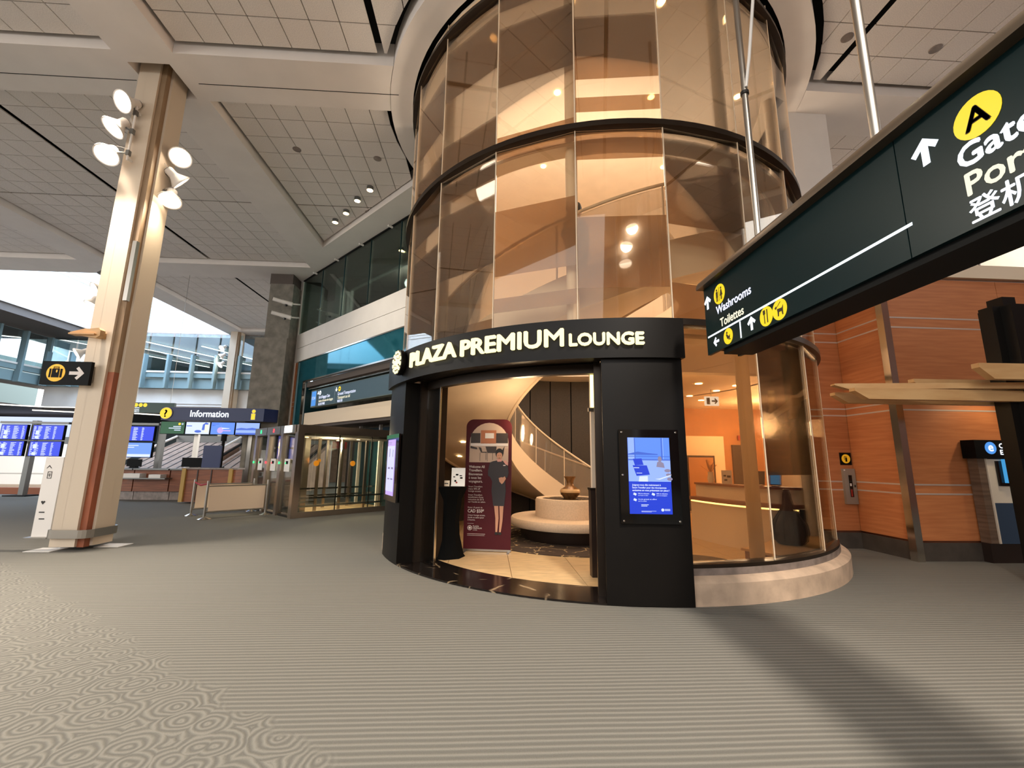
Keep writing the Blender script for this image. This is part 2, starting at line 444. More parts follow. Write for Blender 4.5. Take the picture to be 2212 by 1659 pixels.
# near-black lid above the tiles, coloured to keep the gaps dark
G().box(-24.75, 12.5, -2, 17.6, ZS+.5, ZS+.55).o('void_lid', 'plenum', ceil)
G().box(-15.95, -2, 17.6, 26.4, ZS+.5, ZS+.55).o('void_lid', 'plenum', ceil)
tiles = []
def field(x0, x1, y0, y1, nx, ny):
    gx, gy = (x1-x0)/nx, (y1-y0)/ny
    for i in range(nx):
        for j in range(ny):
            p = rect(x0+i*gx+.009, x0+(i+1)*gx-.009, y0+j*gy+.009, y0+(j+1)*gy-.009)
            cx, cy = x0+(i+.5)*gx, y0+(j+.5)*gy
            if cx > -6.1 and cx < 1.7 and cy > 8: p = clip(p, 1, 1, 8.6)
            if len(p) < 3: continue
            dx, dy = cx-TC[0], cy-TC[1]; d = math.hypot(dx, dy)
            if d < 5.4:
                p = clip(p, -dx/d, -dy/d, -(dx*TC[0]+dy*TC[1])/d-4.56)
            if len(p) < 3: continue
            tiles.append((math.hypot(cx, cy, ZT-1.5), p))
e = .07
def quad_bay(x0, x1, y0, y1, nx=7, ny=7):
    mx, my = (x0+x1)/2, (y0+y1)/2
    for a, b in ((x0+e, mx-.06), (mx+.06, x1-e)):
        for c, d in ((y0+e, my-.02), (my+.02, y1-e)): field(a, b, c, d, nx, ny)
quad_bay(-14.85, -7.15, -.9, 7.2); quad_bay(-6.05, 1.65, -.9, 7.2); quad_bay(2.75, 10.45, -.9, 7.2)
quad_bay(-23.65, -15.95, -.9, 7.2); quad_bay(-23.65, -15.95, 8.3, 16.4)
quad_bay(-14.85, -7.15, 8.3, 16.4); quad_bay(-6.05, 1.65, 8.3, 16.4); quad_bay(2.75, 10.45, 8.3, 16.4)
quad_bay(-14.85, -7.15, 17.65, 25.6)
vis = []; rest = []
for d, p in sorted(tiles, key=lambda t: t[0]):
    cx = sum(q[0] for q in p)/len(p); cy = sum(q[1] for q in p)/len(p)
    w = Vector((cx, cy, ZT-1.5)); zc = w.dot(fw)
    ok = zc > .5 and abs(w.dot(r2)/zc)*FPX < 1200 and abs(w.dot(u2)/zc)*FPX < 900
    (vis if ok and len(vis) < 300 else rest).append(p)
cache = {}
for p in vis:
    cx = sum(q[0] for q in p)/len(p); cy = sum(q[1] for q in p)/len(p)
    key = tuple((round(x-cx, 3), round(y-cy, 3)) for x, y in p)
    if key in cache:
        t = cache[key].copy(); C.objects.link(t)
    else:
        t = G().prism(list(key), 0, .03).o('ceiling_tile', 'tile', ceil, local=True); cache[key] = t
    t.parent = ceil; t.location = (cx, cy, ZT-ZS)
g = G()
for p in rest: g.prism(p, ZT, ZT+.03)
o = g.o('ceiling_tile_field', 'tile', ceil); o['kind'] = 'stuff'
# round speaker grilles in the tiles
for x, y in ((-4.94, 9.9), (-3.0, 10.1), (-2.55, 5.3), (6.35, 6.25), (8.15, 6.35), (-3.9, 12.6), (7.95, 9.4)):
    G().lathe([(.09, -.012), (.1, -.006), (.1, .0)], (x, y, ZT), n=18).o('speaker_grille', 'kerb', ceil)

# ------------------------------------------------------------------ skylit atrium at the far left
atr = sempty('wall_atrium', (-19.5, 22, ZS), 'tall white skylit upstand above the atrium')
G().box(-23.3, -23.2, 17.65, 26.4, ZS-.2, 13).o('upstand', 'white_paint', atr)
G().box(-23.2, -15.95, 26.4, 26.5, ZS, 13).o('upstand', 'white_paint', atr)
G().box(-15.95, -15.85, 17.65, 26.4, ZS+.5, 13).o('upstand', 'white_paint', atr)
G().box(-23.2, -15.95, 17.55, 17.65, ZS+.5, 13).o('upstand', 'white_paint', atr)
G().box(-23.2, -15.95, 17.65, 26.4, 13, 13.1).o('skylight_pane', 'e_sky', atr)
for x in (-21.4, -19.6, -17.8): G().box(x-.05, x+.05, 17.65, 26.4, 12.85, 12.98).o('skylight_bar', 'white_paint', atr)
for z in (11.2, 11.45): G().box(-23.2, -23.17, 18, 26, z, z+.03).o('upstand_line', 'steel', atr)

# ------------------------------------------------------------------ diagonal gallery wall (x+y=9.75)
# local frame: s runs along the wall from the far end A toward B
A0 = Vector((-7.95, 17.7, 0)); DU = Vector((.7071, -.7071, 0)); DN = Vector((-.7071, -.7071, 0)); UPV = Vector((0, 0, 1))
LW = 9.0
def dbox(s0, s1, z0, z1, d0, d1, name, m, par):
    """box on the wall: s along, z up, d out toward the hall"""
    g = G(); p = [A0+DU*s0+DN*d0, A0+DU*s1+DN*d0, A0+DU*s1+DN*d1, A0+DU*s0+DN*d1]
    return g.prism([(q.x, q.y) for q in p], z0, z1).o(name, m, par)
dw = sempty('wall_gallery', tuple(A0), 'white and teal gallery wall with a tinted glass clerestory, set at an angle')
dbox(0, LW, 5.95, 6.55, -.25, 0, 'wall_panel', 'white_paint', dw)
dbox(0, LW, 5.37, 5.935, -.25, 0, 'wall_panel', 'white_paint', dw)
dbox(0, LW, 5.935, 5.95, -.25, -.02, 'panel_joint', 'plenum', dw)
n = 5
for i in range(n):
    dbox(.05+i*LW/n, (i+1)*LW/n-.0, 6.57, ZS-.02, -.04, -.02, 'glass_pane', 'gallery_glass', dw)
    dbox((i+1)*LW/n-.02, (i+1)*LW/n, 6.57, ZS-.02, -.05, -.015, 'pane_joint', 'teal_dark', dw)
    G().tube([A0+DU*((i+1)*LW/n-.5)+UPV*8.86+DN*0, A0+DU*((i+1)*LW/n-.5)+UPV*8.86+DN*.16], .035, 8).o('glass_bracket', 'white_paint', dw)
dbox(0, LW, ZS-.05, ZS-.01, -.06, 0, 'head_channel', 'black', dw)
dbox(-.25, 0, 2.0, ZS, -.3, 0, 'corner_post', 'white_paint', dw)
# gallery room behind the glass
dbox(0, LW, 6.4, 6.5, -4, -.25, 'gallery_floor', 'gallery_dark', dw)
dbox(0, LW, 6.5, 9.2, -4.1, -4, 'gallery_back_wall', 'gallery_dark', dw)
dbox(0, LW, 8.35, 8.95, -1.2, -.9, 'gallery_bulkhead', 'kerb', dw)
dbox(0, LW, 8.9, 9.0, -4, -.1, 'gallery_ceiling', 'dark_soffit', dw)
dbox(1.3, 1.75, 6.5, 8.9, -1.2, -.8, 'gallery_column', 'white_paint', dw)
dbox(2.0, 2.06, 6.5, 8.4, -1.2, -1.1, 'gallery_frame', 'white_paint', dw)
dbox(2.0, 9, 8.3, 8.36, -1.2, -1.1, 'gallery_frame', 'white_paint', dw)
# teal gloss band and reveal
dbox(.35, LW, 4.5, 5.35, -.2, -.03, 'teal_panel', 'teal', dw)
dbox(.35, .95, 2.3, 4.5, -.2, -.03, 'teal_panel', 'teal', dw)
dbox(.35, LW, 5.33, 5.37, -.1, .0, 'edge_strip', 'chrome', dw)
dbox(.95, LW, 4.45, 4.5, -.1, .01, 'edge_strip', 'chrome', dw)
dbox(.95, 1.0, 2.3, 4.5, -.1, .01, 'edge_strip', 'chrome', dw)
dbox(.30, .34, 2.3, 5.35, -.1, .0, 'edge_strip', 'steel', dw)
dbox(-.25, .3, 2.0, 5.35, -.25, -.03, 'timber_panel', 'wood', dw)
for z in (3.55, 3.72): dbox(-.25, .3, z, z+.03, -.05, -.02, 'metal_strip', 'stripe', dw)
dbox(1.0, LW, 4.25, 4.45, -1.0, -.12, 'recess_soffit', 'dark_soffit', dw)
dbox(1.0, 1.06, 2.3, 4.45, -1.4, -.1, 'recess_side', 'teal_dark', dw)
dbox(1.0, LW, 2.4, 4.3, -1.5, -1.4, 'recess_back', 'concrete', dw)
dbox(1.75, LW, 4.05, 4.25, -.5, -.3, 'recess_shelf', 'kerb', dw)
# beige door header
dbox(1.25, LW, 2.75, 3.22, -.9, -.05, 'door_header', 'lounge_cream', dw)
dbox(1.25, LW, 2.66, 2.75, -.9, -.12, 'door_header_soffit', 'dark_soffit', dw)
for s_ in (2.6, 3.9, 5.2): dbox(s_, s_+.06, 0, 2.7, -1.0, -.9, 'door_mullion', 'white_paint', dw)
dbox(1.25, LW, 0, 2.7, -2.0, -1.9, 'door_back', 'dark_wood', dw)

# ------------------------------------------------------------------ concrete pier at the end of the gallery
pier = sempty('wall_pier', (-8.3, 17.2, 0), 'board-marked grey concrete pier')
G().box(-9.25, -8.02, 16.95, 18.3, 0, 6.2).o('pier_lower', 'concrete', pier)
G().box(-8.95, -8.02, 17.05, 18.3, 6.2, 8.5).o('pier_upper', 'concrete', pier)
G().box(-9.0, -8.1, 17.1, 18.3, 8.5, 8.95).o('pier_head', 'dark_soffit', pier)

# ------------------------------------------------------------------ right-hand timber wall
rw = sempty('wall_right', (6.9, 6.95, 0), 'orange timber-veneer wall with paired metal inlay strips')
ZR = [.3, 1.05, 1.2, 2.45, 2.58, 3.92, 4.1, 4.85]
def wallrun(x0, x1, y, seams):
    xs = [x0]+seams+[x1]
    for a, b in zip(xs[:-1], xs[1:]):
        for i, (z0, z1) in enumerate(zip(ZR[:-1], ZR[1:])):
            G().box(a+.004, b-.004, y, y+.05, z0+.012, z1-.012).o('wall_panel', 'wood', rw)
    for z in ZR[1:-1]: G().box(x0, x1, y-.004, y+.03, z-.013, z+.013).o('metal_strip', 'stripe', rw)
    G().box(x0, x1, y+.03, y+.2, 0, 4.85).o('wall_core', 'wood_dark', rw)
wallrun(6.98, 14.5, 6.95, [9.2])
wallrun(6.06, 7.14, 8.0, [])
# return between the two faces
for z0, z1 in zip(ZR[:-1], ZR[1:]): G().box(7.05, 7.14, 7.02, 7.99, z0+.012, z1-.012).o('wall_panel', 'wood', rw)
g = G()
G().box(6.99, 7.06, 7.0, 7.99, .0, 4.85).o('return_core', 'wood_dark', rw)
for z0, z1 in zip(ZR[:-1], ZR[1:]): G().box(6.95, 6.99, 7.02, 7.99, z0+.012, z1-.012).o('wall_panel', 'wood', rw)
for z in ZR[1:-1]: G().box(6.946, 6.98, 7.0, 7.99, z-.013, z+.013).o('metal_strip', 'stripe', rw)
G().prism([(6.87, 6.87), (6.99, 6.87), (6.99, 6.94), (6.94, 7.0), (6.87, 7.0)], 0, 4.85).o('corner_guard', 'chrome', rw)
G().box(6.82, 14.5, 6.88, 7.0, 4.87, 5.12).o('wall_cap', 'lounge_cream', rw)
G().box(6.82, 7.1, 7.0, 8.2, 4.87, 5.12).o('wall_cap', 'lounge_cream', rw); G().box(6.06, 6.82, 7.92, 8.2, 4.87, 5.12).o('wall_cap', 'lounge_cream', rw)
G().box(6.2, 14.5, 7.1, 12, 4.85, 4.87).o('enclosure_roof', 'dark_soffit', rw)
struct(G().box(6.99, 14.5, 6.93, 6.97, 0, .28).o('baseboard_right', 'baseboard'))
bb = struct(G().box(6.06, 6.95, 7.97, 8.0, 0, .28).o('baseboard_return', 'baseboard')); G().box(6.935, 6.96, 7.0, 7.99, 0, .28).o('baseboard_side', 'baseboard', bb)
rc = struct(G().box(6.28, 7.12, 7.75, 8.6, 4.9, ZS).o('wall_column', 'white_paint'), 'white boxed column rising to the ceiling above the timber wall')
ub = sempty('wall_upper', (10, 9.6, 5), 'dark bulkhead and beige upper wall behind the timber wall')
G().box(7.14, 15, 9.2, 9.4, 4.9, 6.25).o('bulkhead', 'dark_soffit', ub)
G().box(7.0, 15, 10.4, 10.6, 4.9, 9.2).o('upper_wall', 'lounge_beige', ub)
for x in (12.05, 13.4): G().box(x, x+.03, 10.37, 10.4, 4.9, 9.2).o('wall_joint', 'kerb', ub)

# ------------------------------------------------------------------ the hall goes on behind and beside the viewer
bk = sempty('wall_back', (-5, -16, 0), 'brown shop-front wall at the far end of the hall behind the viewer')
for i in range(8):
    x = -25+i*5
    G().box(x+.05, x+4.95, -16.2, -16, 0, 4.4).o('shop_front', ('wood_dark', 'dark_wall', 'ramp_brown')[i % 3], bk)
G().box(-25, 15, -16.3, -15.9, 4.4, 4.9).o('fascia', 'lounge_beige', bk)
fr = sempty('wall_side', (14.5, -4, 0), 'timber wall closing the hall at the far right')
for i in range(6):
    y = -16+i*4; G().box(14.5, 14.7, y+.03, min(y+3.97, 6.9), 0, 8.95).o('wall_panel', 'wood_dark', fr)
G().box(1.65, 14.5, -16, -2, ZS, ZS+.4).o('rear_ceiling', 'beam', ceil)  # unseen, added over the right rear to keep light off the floor
flr = struct(G().box(-40, 16, -16, -8, -.2, 0).o('floor_rear', 'carpet'), 'carpet continuing behind the viewer')
for w_, s_, d_ in (('left', 6.2, -1.9), ('right', 7.4, -2.0)):
    q = A0+DU*s_+DN*d_; tag(G().lathe([(.11, 0), (.13, -.01), (.13, -.03)], (q.x, q.y, 8.9), n=18).o('gallery_downlight', 'e_down'), w_+' of two round white downlights in the upper gallery ceiling', 'downlight', 'gallery downlights')
q = A0+DU*4.5+DN*-2.2; point('gallery_lamp', (q.x, q.y, 8.3), 220, (1, .95, .85), .2)

ORD = ('first', 'second', 'third', 'fourth', 'fifth', 'sixth')
# ================================================================== ROTUNDA
rot = thing('glass_rotunda', 'tall round tower of faceted tinted glass panes with brown film bands and dark ring rails', 'glass tower', (TC[0], TC[1], 0))
RG = 3.9; STEP = 360/21
def aj(k): return 1.3+STEP*k
FILM = {(-5): [(6.1, 6.7), (7.2, 8.2), (3.3, 5.6)], -4: [(5.2, 5.9), (6.1, 6.5), (6.95, 8.0), (3.3, 4.9)],
        -3: [(7.39, 8.37), (6.05, 6.55), (5.53, 5.81), (4.21, 5.29), (3.27, 3.4)],
        -2: [(8.36, 8.59), (7.0, 8.05), (6.02, 6.15), (5.78, 5.9), (3.99, 4.97), (3.47, 3.67)],
        -1: [(6.74, 7.79), (6.22, 6.45), (5.49, 5.9), (3.67, 4.65)],
        0: [(4.53, 5.51), (3.27, 3.73), (.43, 3.15)], 1: [(3.3, 3.9), (1.37, 3.1)], 2: [(4.4, 5.3), (1.37, 3.1)], 3: [(6.4, 7.4)]}
LEV = [(.42, 3.155), (3.245, 5.915), (6.005, 8.675), (8.745, 8.93)]
for k in range(-7, 5):
    a, b = aj(k), aj(k+1)
    p0, p1 = Vector(P(a, RG, 0)), Vector(P(b, RG, 0)); d = (p1-p0).normalized(); nrm = Vector((d.y, -d.x, 0))
    w = (p1-p0).length
    for li, (z0, z1) in enumerate(LEV):
        if li == 0 and -5 < k < 0: continue
        if k == 4 and li == 0: continue
        pane = G().ext(rect(.012, w-.012, z0, z1), p0, d, UPV, .012, -.012).o('glass_pane', 'tower_glass', rot)
        for f0, f1 in FILM.get(k, []):
            c0, c1 = max(f0, z0), min(f1, z1)
            if c1-c0 > .05: G().ext(rect(.014, w-.014, c0, c1), p0, d, UPV, .003, -.017).o('film_band', 'film_light' if li == 0 else 'film', pane)
    for (z0, z1) in (((3.2, 8.97),) if -5 < k <= 0 else ((.40, 8.97),)):
        q = Vector(P(a, RG, 0)); u_ = Vector((math.cos(rad(a)), math.sin(rad(a)), 0))
        G().ext(rect(-.006, .006, z0, z1), q, u_, UPV, .016, -.014).o('glass_joint', 'lounge_cream', rot)
def poly_ring(k0, k1, r0, r1, z0, z1, name, m):
    g = G(); V = []; F = []
    for i, k in enumerate(range(k0, k1+1)):
        a = aj(k); V += [P(a, r0, z0), P(a, r1, z0), P(a, r1, z1), P(a, r0, z1)]
        if i: F += [(4*i-4+j, 4*i-4+(j+1) % 4, 4*i+(j+1) % 4, 4*i+j) for j in range(4)]
    F += [(0, 1, 2, 3), (len(V)-1, len(V)-2, len(V)-3, len(V)-4)]
    return g.add(V, F).o(name, m, rot)
def ring_rail(a0, a1, z0, z1): return G().arc(a0, a1, 3.80, 3.955, z0, z1, 60).o('ring_rail', 'bronze', rot, smooth=True)
ring_rail(-119, 87, 5.92, 6.0); ring_rail(-119, 87, 8.68, 8.74); ring_rail(1.5, 87, 3.16, 3.24); ring_rail(-119, -71.5, 3.16, 3.24)
for z in (5.86, 3.10, 8.62): G().arc(-112 if z > 4 else 2, 84, 3.55, 3.78, z-.06, z, 60).o('inner_ring', 'lounge_cream', rot, smooth=True)
# round white columns just inside the glass
for a in (-53, -17, 18.6, 62): G().tube([P(a, 3.66, .03 if a > 0 else 3.15), P(a, 3.66, 8.91)], .085, 16).o('inner_column', 'lounge_cream', rot, smooth=True)
# stone plinth, kerb, sill rail
pl = thing('stone_plinth', 'curved pale stone plinth under the glass at the right of the portal', 'plinth', P(40, 4, 0))
g = G(); prof = [(4.04, 0), (4.04, .23), (3.99, .27), (3.93, .285), (3.93, 0)]
def sweep(prof, a0, a1, n):
    g = G(); V = []; F = []; m = len(prof)
    for i in range(n+1):
        a = a0+(a1-a0)*i/n; V += [P(a, r, z) for r, z in prof]
    for i in range(n): F += [(i*m+j, i*m+(j+1) % m, (i+1)*m+(j+1) % m, (i+1)*m+j) for j in range(m)]
    F += [tuple(range(m)), tuple(range(n*m, n*m+m))[::-1]]
    return g.add(V, F)
sweep(prof, 1.25, 77, 40).o('plinth_stone', 'plinth_stone', pl, smooth=True)
sweep([(3.93, 0), (3.93, .36), (3.80, .36), (3.80, 0)], 1.25, 77, 40).o('kerb', 'kerb', pl, smooth=True)
sweep([(3.925, .36), (3.925, .40), (3.82, .42), (3.82, .36)], 1.25, 77, 40).o('sill_rail', 'bronze', pl, smooth=True)
pl2 = thing('stone_plinth', 'short curved piece of pale stone plinth left of the portal', 'plinth', P(-90, 4, 0))
sweep(prof, -118, -71.3, 30).o('plinth_stone', 'plinth_stone', pl2, smooth=True)
sweep([(3.93, 0), (3.93, .40), (3.80, .40), (3.80, 0)], -118, -71.3, 30).o('kerb', 'kerb', pl2, smooth=True)

# ------------------------------------------------------------------ black entrance portal
por = thing('entrance_portal', 'curved black entrance portal with a lit lounge sign over the doorway', 'portal', P(-35, 4, 0))
G().arc(-71, -58, 3.35, 4.06, 0, 2.70, 8).o('pillar', 'black_panel', por, smooth=True)
G().arc(-12, 1.15, 3.35, 4.06, 0, 2.70, 8).o('pillar', 'black_panel', por, smooth=True)
G().arc(-71.6, 1.45, 3.93, 4.12, 2.70, 3.18, 60).o('sign_band', 'black_panel', por, smooth=True)
G().arc(-71, 1.1, 3.35, 3.95, 3.02, 3.14, 40).o('portal_roof', 'black_panel', por, smooth=True)
G().arc(-58, -12, 3.3, 3.92, 2.73, 2.80, 40).o('doorway_soffit', 'bronze', por, smooth=True)
G().arc(-58, -12, 3.62, 3.72, 2.60, 2.72, 40).o('door_track', 'bronze', por, smooth=True)
G().arc(-58, -12, 3.52, 3.62, 2.66, 2.73, 40).o('door_track', 'bronze', por, smooth=True)
for a0, a1 in ((-13.2, -12), (-58, -57.2)): G().arc(a0, a1, 3.36, 3.82, .02, 2.73, 3).o('door_jamb', 'bronze', por)
dp = G().arc(-57.2, -51, 3.70, 3.712, .03, 2.62, 8).o('glass_door', 'clear_glass', por); G().arc(-51, -50.8, 3.69, 3.72, .03, 2.62, 2).o('door_edge', 'chrome', dp)
G().arc(-58, -12, 3.44, 4.06, 0, .022, 40).o('threshold', 'black_marble', por)
# raised letters, lit
RL = 4.12
def sign_word(body, size, a0, a1, z):
    wd = rad(a1-a0)*RL
    text('sign_letters', body, size, None, None, None, 'e_sign_yellow', por, depth=.035, bold=.0065, off=.02, width=wd, bend=(a0, RL, z))
sign_word('PLAZA', .30, -53.2, -38.8, 2.865); sign_word('PREMIUM', .30, -37.5, -18.0, 2.855); sign_word('LOUNGE', .20, -17.0, -5.3, 2.85)
fo, fu, fv = frame(-58.6, 4.13, 3.0)
lg = G().lathe([(.19, 0), (.2, .02), (.2, .075), (.19, .08)], fo, fu.cross(fv), 32).o('sign_emblem', 'black_panel', por, smooth=True)
pet = [disc(0, 0, .06, 20)]
for i in range(6):
    t = 2*pi*i/6; pet.append(rot2(disc(.1, 0, .028, 14, .042), 0, 0, t))
for i in range(12):
    t = 2*pi*(i+.5)/12; pet.append(rot2(disc(.162, 0, .022, 14, .033), 0, 0, t))
flat('emblem_petals', pet, fo, fu, fv, 'e_sign_yellow', lg, off=.081, d=.012)

def advert(name, label, a, z0, z1, hw, R):
    """glazed poster box on a portal pillar"""
    fo, fu, fv = frame(a, R, 0)
    t = thing(name, label, 'display', tuple(fo+fv*z0))
    G().ext(rect(-hw, hw, z0, z1), fo, fu, fv, .03, .0).o('backplate', 'black_gloss', t)
    return t, fo, fu, fv
# right pillar display
t, fo, fu, fv = advert('wall_display', 'bright blue portrait advert screen in a black glass frame on the right portal pillar', -5.0, .85, 1.87, .33, 4.06)
sc = G().ext(rect(-.235, .225, .955, 1.78), fo, fu, fv, .006, .031).o('screen', 'e_ad_deep', t)
flat('advert_sky', [rect(-.235, .225, 1.30, 1.78)], fo, fu, fv, 'e_ad_sky', sc, .038)
flat('advert_pale', [rect(-.235, .225, 1.30, 1.53), rect(-.235, -.165, 1.3, 1.78), rect(.15, .155, 1.3, 1.78)], fo, fu, fv, 'e_ad_pale', sc, .041)
flat('advert_frames', [rect(-.165, -.155, 1.54, 1.775), rect(.13, .142, 1.54, 1.775), rect(-.235, .225, 1.53, 1.542), rect(-.235, .225, 1.57, 1.576), [(-.235, 1.6), (-.13, 1.625), (-.02, 1.61), (.09, 1.6), (.09, 1.59), (-.235, 1.59)]], fo, fu, fv, 'e_ad_mid', sc, .044)
flat('advert_people', [disc(.11, 1.545, .022, 16, .03), [(.07, 1.46), (.08, 1.51), (.11, 1.525), (.15, 1.5), (.16, 1.45)], disc(.19, 1.42, .035, 14, .018), disc(.2, 1.375, .03, 14, .016), disc(.21, 1.33, .03, 14, .018)], fo, fu, fv, 'e_ad_tan', sc, .046)
flat('advert_phone', [[(-.185, 1.545), (-.09, 1.55), (-.07, 1.48), (-.165, 1.475)], [(-.19, 1.475), (-.035, 1.475), (-.005, 1.375), (-.15, 1.36)]], fo, fu, fv, 'e_ad_deep', sc, .047)
flat('advert_white', [[(-.13, 1.3), (-.03, 1.3), (-.03, 1.36), (-.12, 1.355)], [(.05, 1.33), (.1, 1.335), (.22, 1.375), (.22, 1.365), (.1, 1.322)], rect(-.18, -.12, 1.445, 1.452), rect(-.15, -.09, 1.388, 1.394)], fo, fu, fv, 'e_ad_white', sc, .05)
for i, s_ in enumerate(('Joignez-vous dès maintenant à', 'Smart Traveller pour des récompenses', 'exclusives en vous présentant sur place !')):
    text('advert_text', s_, .026, fo+fu*-.2+fv*(1.255-.029*i), fu, fv, 'e_ad_white', sc, off=.038, bold=.0006, width=(.31, .37, .4)[i])
for x, y, a_, b_ in ((-.14, 1.165, '20% de réduction', 'sur l’accès au salon'), (.06, 1.165, '50% de réduction', 'pour un compagnon'), (-.14, 1.105, 'Accès gratuit et offert', 'pour les enfants')):
    text('advert_text', a_, .019, fo+fu*x+fv*y, fu, fv, 'e_ad_white', sc, off=.038, width=.12 if y > 1.12 else .2); text('advert_text', b_, .014, fo+fu*x+fv*(y-.018), fu, fv, 'e_ad_white', sc, off=.038)
    flat('advert_icon', [rot2(rect(x-.05, x-.018, y-.012, y+.012), x-.035, y, -.4)], fo, fu, fv, 'e_ad_white', sc, .038)
flat('advert_footer', [rect(-.11, .05, .985, .988), rect(-.11, .0, .976, .979), rect(-.11, -.03, 1.05, 1.056), rect(-.11, -.045, 1.036, 1.042), disc(.12, 1.0, .016), rect(.142, .2, 1.004, 1.01), rect(.142, .2, .992, .998)], fo, fu, fv, 'e_ad_white', sc, .038)
g = G()
for x, z in ((-.30, 1.84), (.30, 1.84), (-.30, .88), (.30, .88), (-.30, 1.37)): g.lathe([(.011, 0), (.011, .012), (.006, .016)], fo+fu*x+fv*z+fu.cross(fv)*.03, fu.cross(fv), 12)
g.o('fixing_stud', 'chrome', t)
# left pillar display
t, fo, fu, fv = advert('wall_display', 'narrow lilac advert screen in a black frame on the left portal pillar', -63.6, .87, 1.9, .37, 4.065)
sc = G().ext(rect(-.24, .20, .96, 1.82), fo, fu, fv, .006, .031).o('screen', 'e_lilac', t)
flat('advert_panel', [rect(-.24, .2, 1.02, 1.72)], fo, fu, fv, 'e_lilac_pale', sc, .038)
flat('advert_figure', [rect(-.1, -.07, 1.55, 1.68), rect(.1, .12, 1.55, 1.66), rect(-.15, -.03, 1.36, 1.39), rect(.05, .16, 1.36, 1.39), rect(-.15, -.03, 1.2, 1.22), rect(.04, .16, 1.2, 1.22), rect(-.15, 0, 1.75, 1.757), rect(-.2, .02, 1.775, 1.782)], fo, fu, fv, 'e_ad_tan', sc, .041)
flat('advert_border', [rect(-.37, .37, 1.84, 1.9)], fo, fu, fv, 'screen_green', t, .031)

# small wall socket on the left pillar's inner face
q = Vector(P(-57.9, 3.82, 0)); fu_ = Vector((-math.sin(rad(-58)), math.cos(rad(-58)), 0)); fn_ = fu_.cross(UPV)
t = thing('wall_socket', 'small white wall socket low on the inner face of the left portal pillar', 'socket', tuple(q+UPV*.24))
G().ext(rect(-.05, .05, .17, .31), q, -fu_, UPV, .012, .012).o('socket_plate', 'paper', t); G().ext(rect(-.03, .03, .25, .29), q, -fu_, UPV, .004, .025).o('socket_slot', 'black', t)

# ------------------------------------------------------------------ lounge interior
lf = sempty('floor_lounge', (TC[0], TC[1], 0), 'warm beige stone tile floor of the lounge')
G().lathe([(3.9, 0), (3.9, .006)], (TC[0], TC[1], 0), n=64).o('grout_bed', 'grout', lf)
for i in range(-5, 5):
    for j in range(-5, 5):
        p = [(TC[0]+x*.9, TC[1]+y*.9+(.45 if i % 2 else 0)) for x, y in rect(i+.004, i+1-.004, j+.004, j+1-.004)]
        cx, cy = sum(q[0] for q in p)/4-TC[0], sum(q[1] for q in p)/4-TC[1]; d = math.hypot(cx, cy)
        if d > 4.4: continue
        if d > 2.4:
            for da in (-.12, 0, .12):
                t_ = math.atan2(cy, cx)+da
                if len(p) > 2: p = clip(p, math.cos(t_), math.sin(t_), math.cos(t_)*TC[0]+math.sin(t_)*TC[1]+3.78)
        if -.95 < math.atan2(cx, -cy) < -.28 and d > 2:
            pass
        if len(p) > 2: G().prism(p, .006, .02).o('floor_tile', 'stone_tile', lf)
G().box(5.2, 10, 8.25, 14, .001, .02).o('floor_slab', 'stone_tile', lf)
lw = sempty('wall_lounge', (TC[0], TC[1]+3.7, 0), 'dark panelled curved wall behind the stair')
a = 128.0
while a < 262:
    G().arc(a+.25, a+9.3, 3.70, 3.76, .02, 3.85, 3).o('wall_panel', 'dark_wall', lw); a += 9.55
G().arc(128, 264, 3.765, 3.82, 0, 3.9, 40).o('wall_core', 'black', lw)
lu = sempty('wall_lounge_upper', (TC[0], TC[1]+3.7, 3.9), 'warm beige curved inner wall of the upper rotunda')
G().arc(86, 272, 3.72, 3.80, 3.9, 8.91, 70).o('upper_wall', 'lounge_beige', lu, smooth=True)
G().arc(78, 128, 3.74, 3.84, 3.25, 3.9, 24).o('upper_wall', 'lounge_beige', lu, smooth=True)
G().arc(150, 245, 2.9, 3.74, 3.86, 4.05, 40).o('upper_slab', 'lounge_cream', lu, smooth=True)
G().lathe([(3.88, 0), (3.88, .05)], (TC[0], TC[1], 8.92), n=64).o('upper_ceiling', 'lounge_beige', lu)
# room beyond the reception desk
lr = sempty('wall_lounge_back', (7, 13.6, 0), 'warm back room of the lounge')
G().box(3.0, 10, 13.5, 13.6, 0, 3.3).o('back_wall', 'lounge_orange', lr)
G().box(9.0, 9.1, 8.25, 13.5, 0, 3.3).o('side_wall', 'lounge_cream', lr)
G().box(3.0, 10, 8.25, 13.6, 3.25, 3.3).o('room_ceiling', 'lounge_beige', lr)
G().box(5.75, 7.35, 13.2, 13.5, .02, 2.35).o('cream_panel', 'lounge_cream', lr)
G().box(6.1, 7.0, 13.15, 13.2, .1, 1.75).o('picture_frame', 'dark_wood', lr); G().box(6.16, 6.94, 13.13, 13.15, .16, 1.69).o('picture', 'lounge_orange', lr)
G().box(7.75, 8.25, 13.42, 13.5, .02, 2.1).o('service_door', 'dark_wood', lr)
G().box(7.95, 8.1, 13.4, 13.45, 2.25, 2.4).o('door_number', 'red_ext', lr)
for x, w in ((8.55, .05), (8.7, .06)): G().box(8.9, 8.99, 11+x-8.5, 11+x-8.5+w, .02, 3.2).o('timber_fin', 'dark_wood', lr)
for i, (x, y) in enumerate(((4.63, 9.16), (5.56, 9.29), (5.5, 10.03), (5.25, 10.91), (5.92, 11.63), (6.46, 12.15))):
    t = tag(G().lathe([(.06, 0), (.075, -.004), (.075, -.012), (.06, -.012)], (x, y, 3.25), n=16).o('downlight', 'e_down'), ORD[i]+' of six small downlights in the back-room ceiling, counted from the nearest', 'downlight', 'back-room downlights')
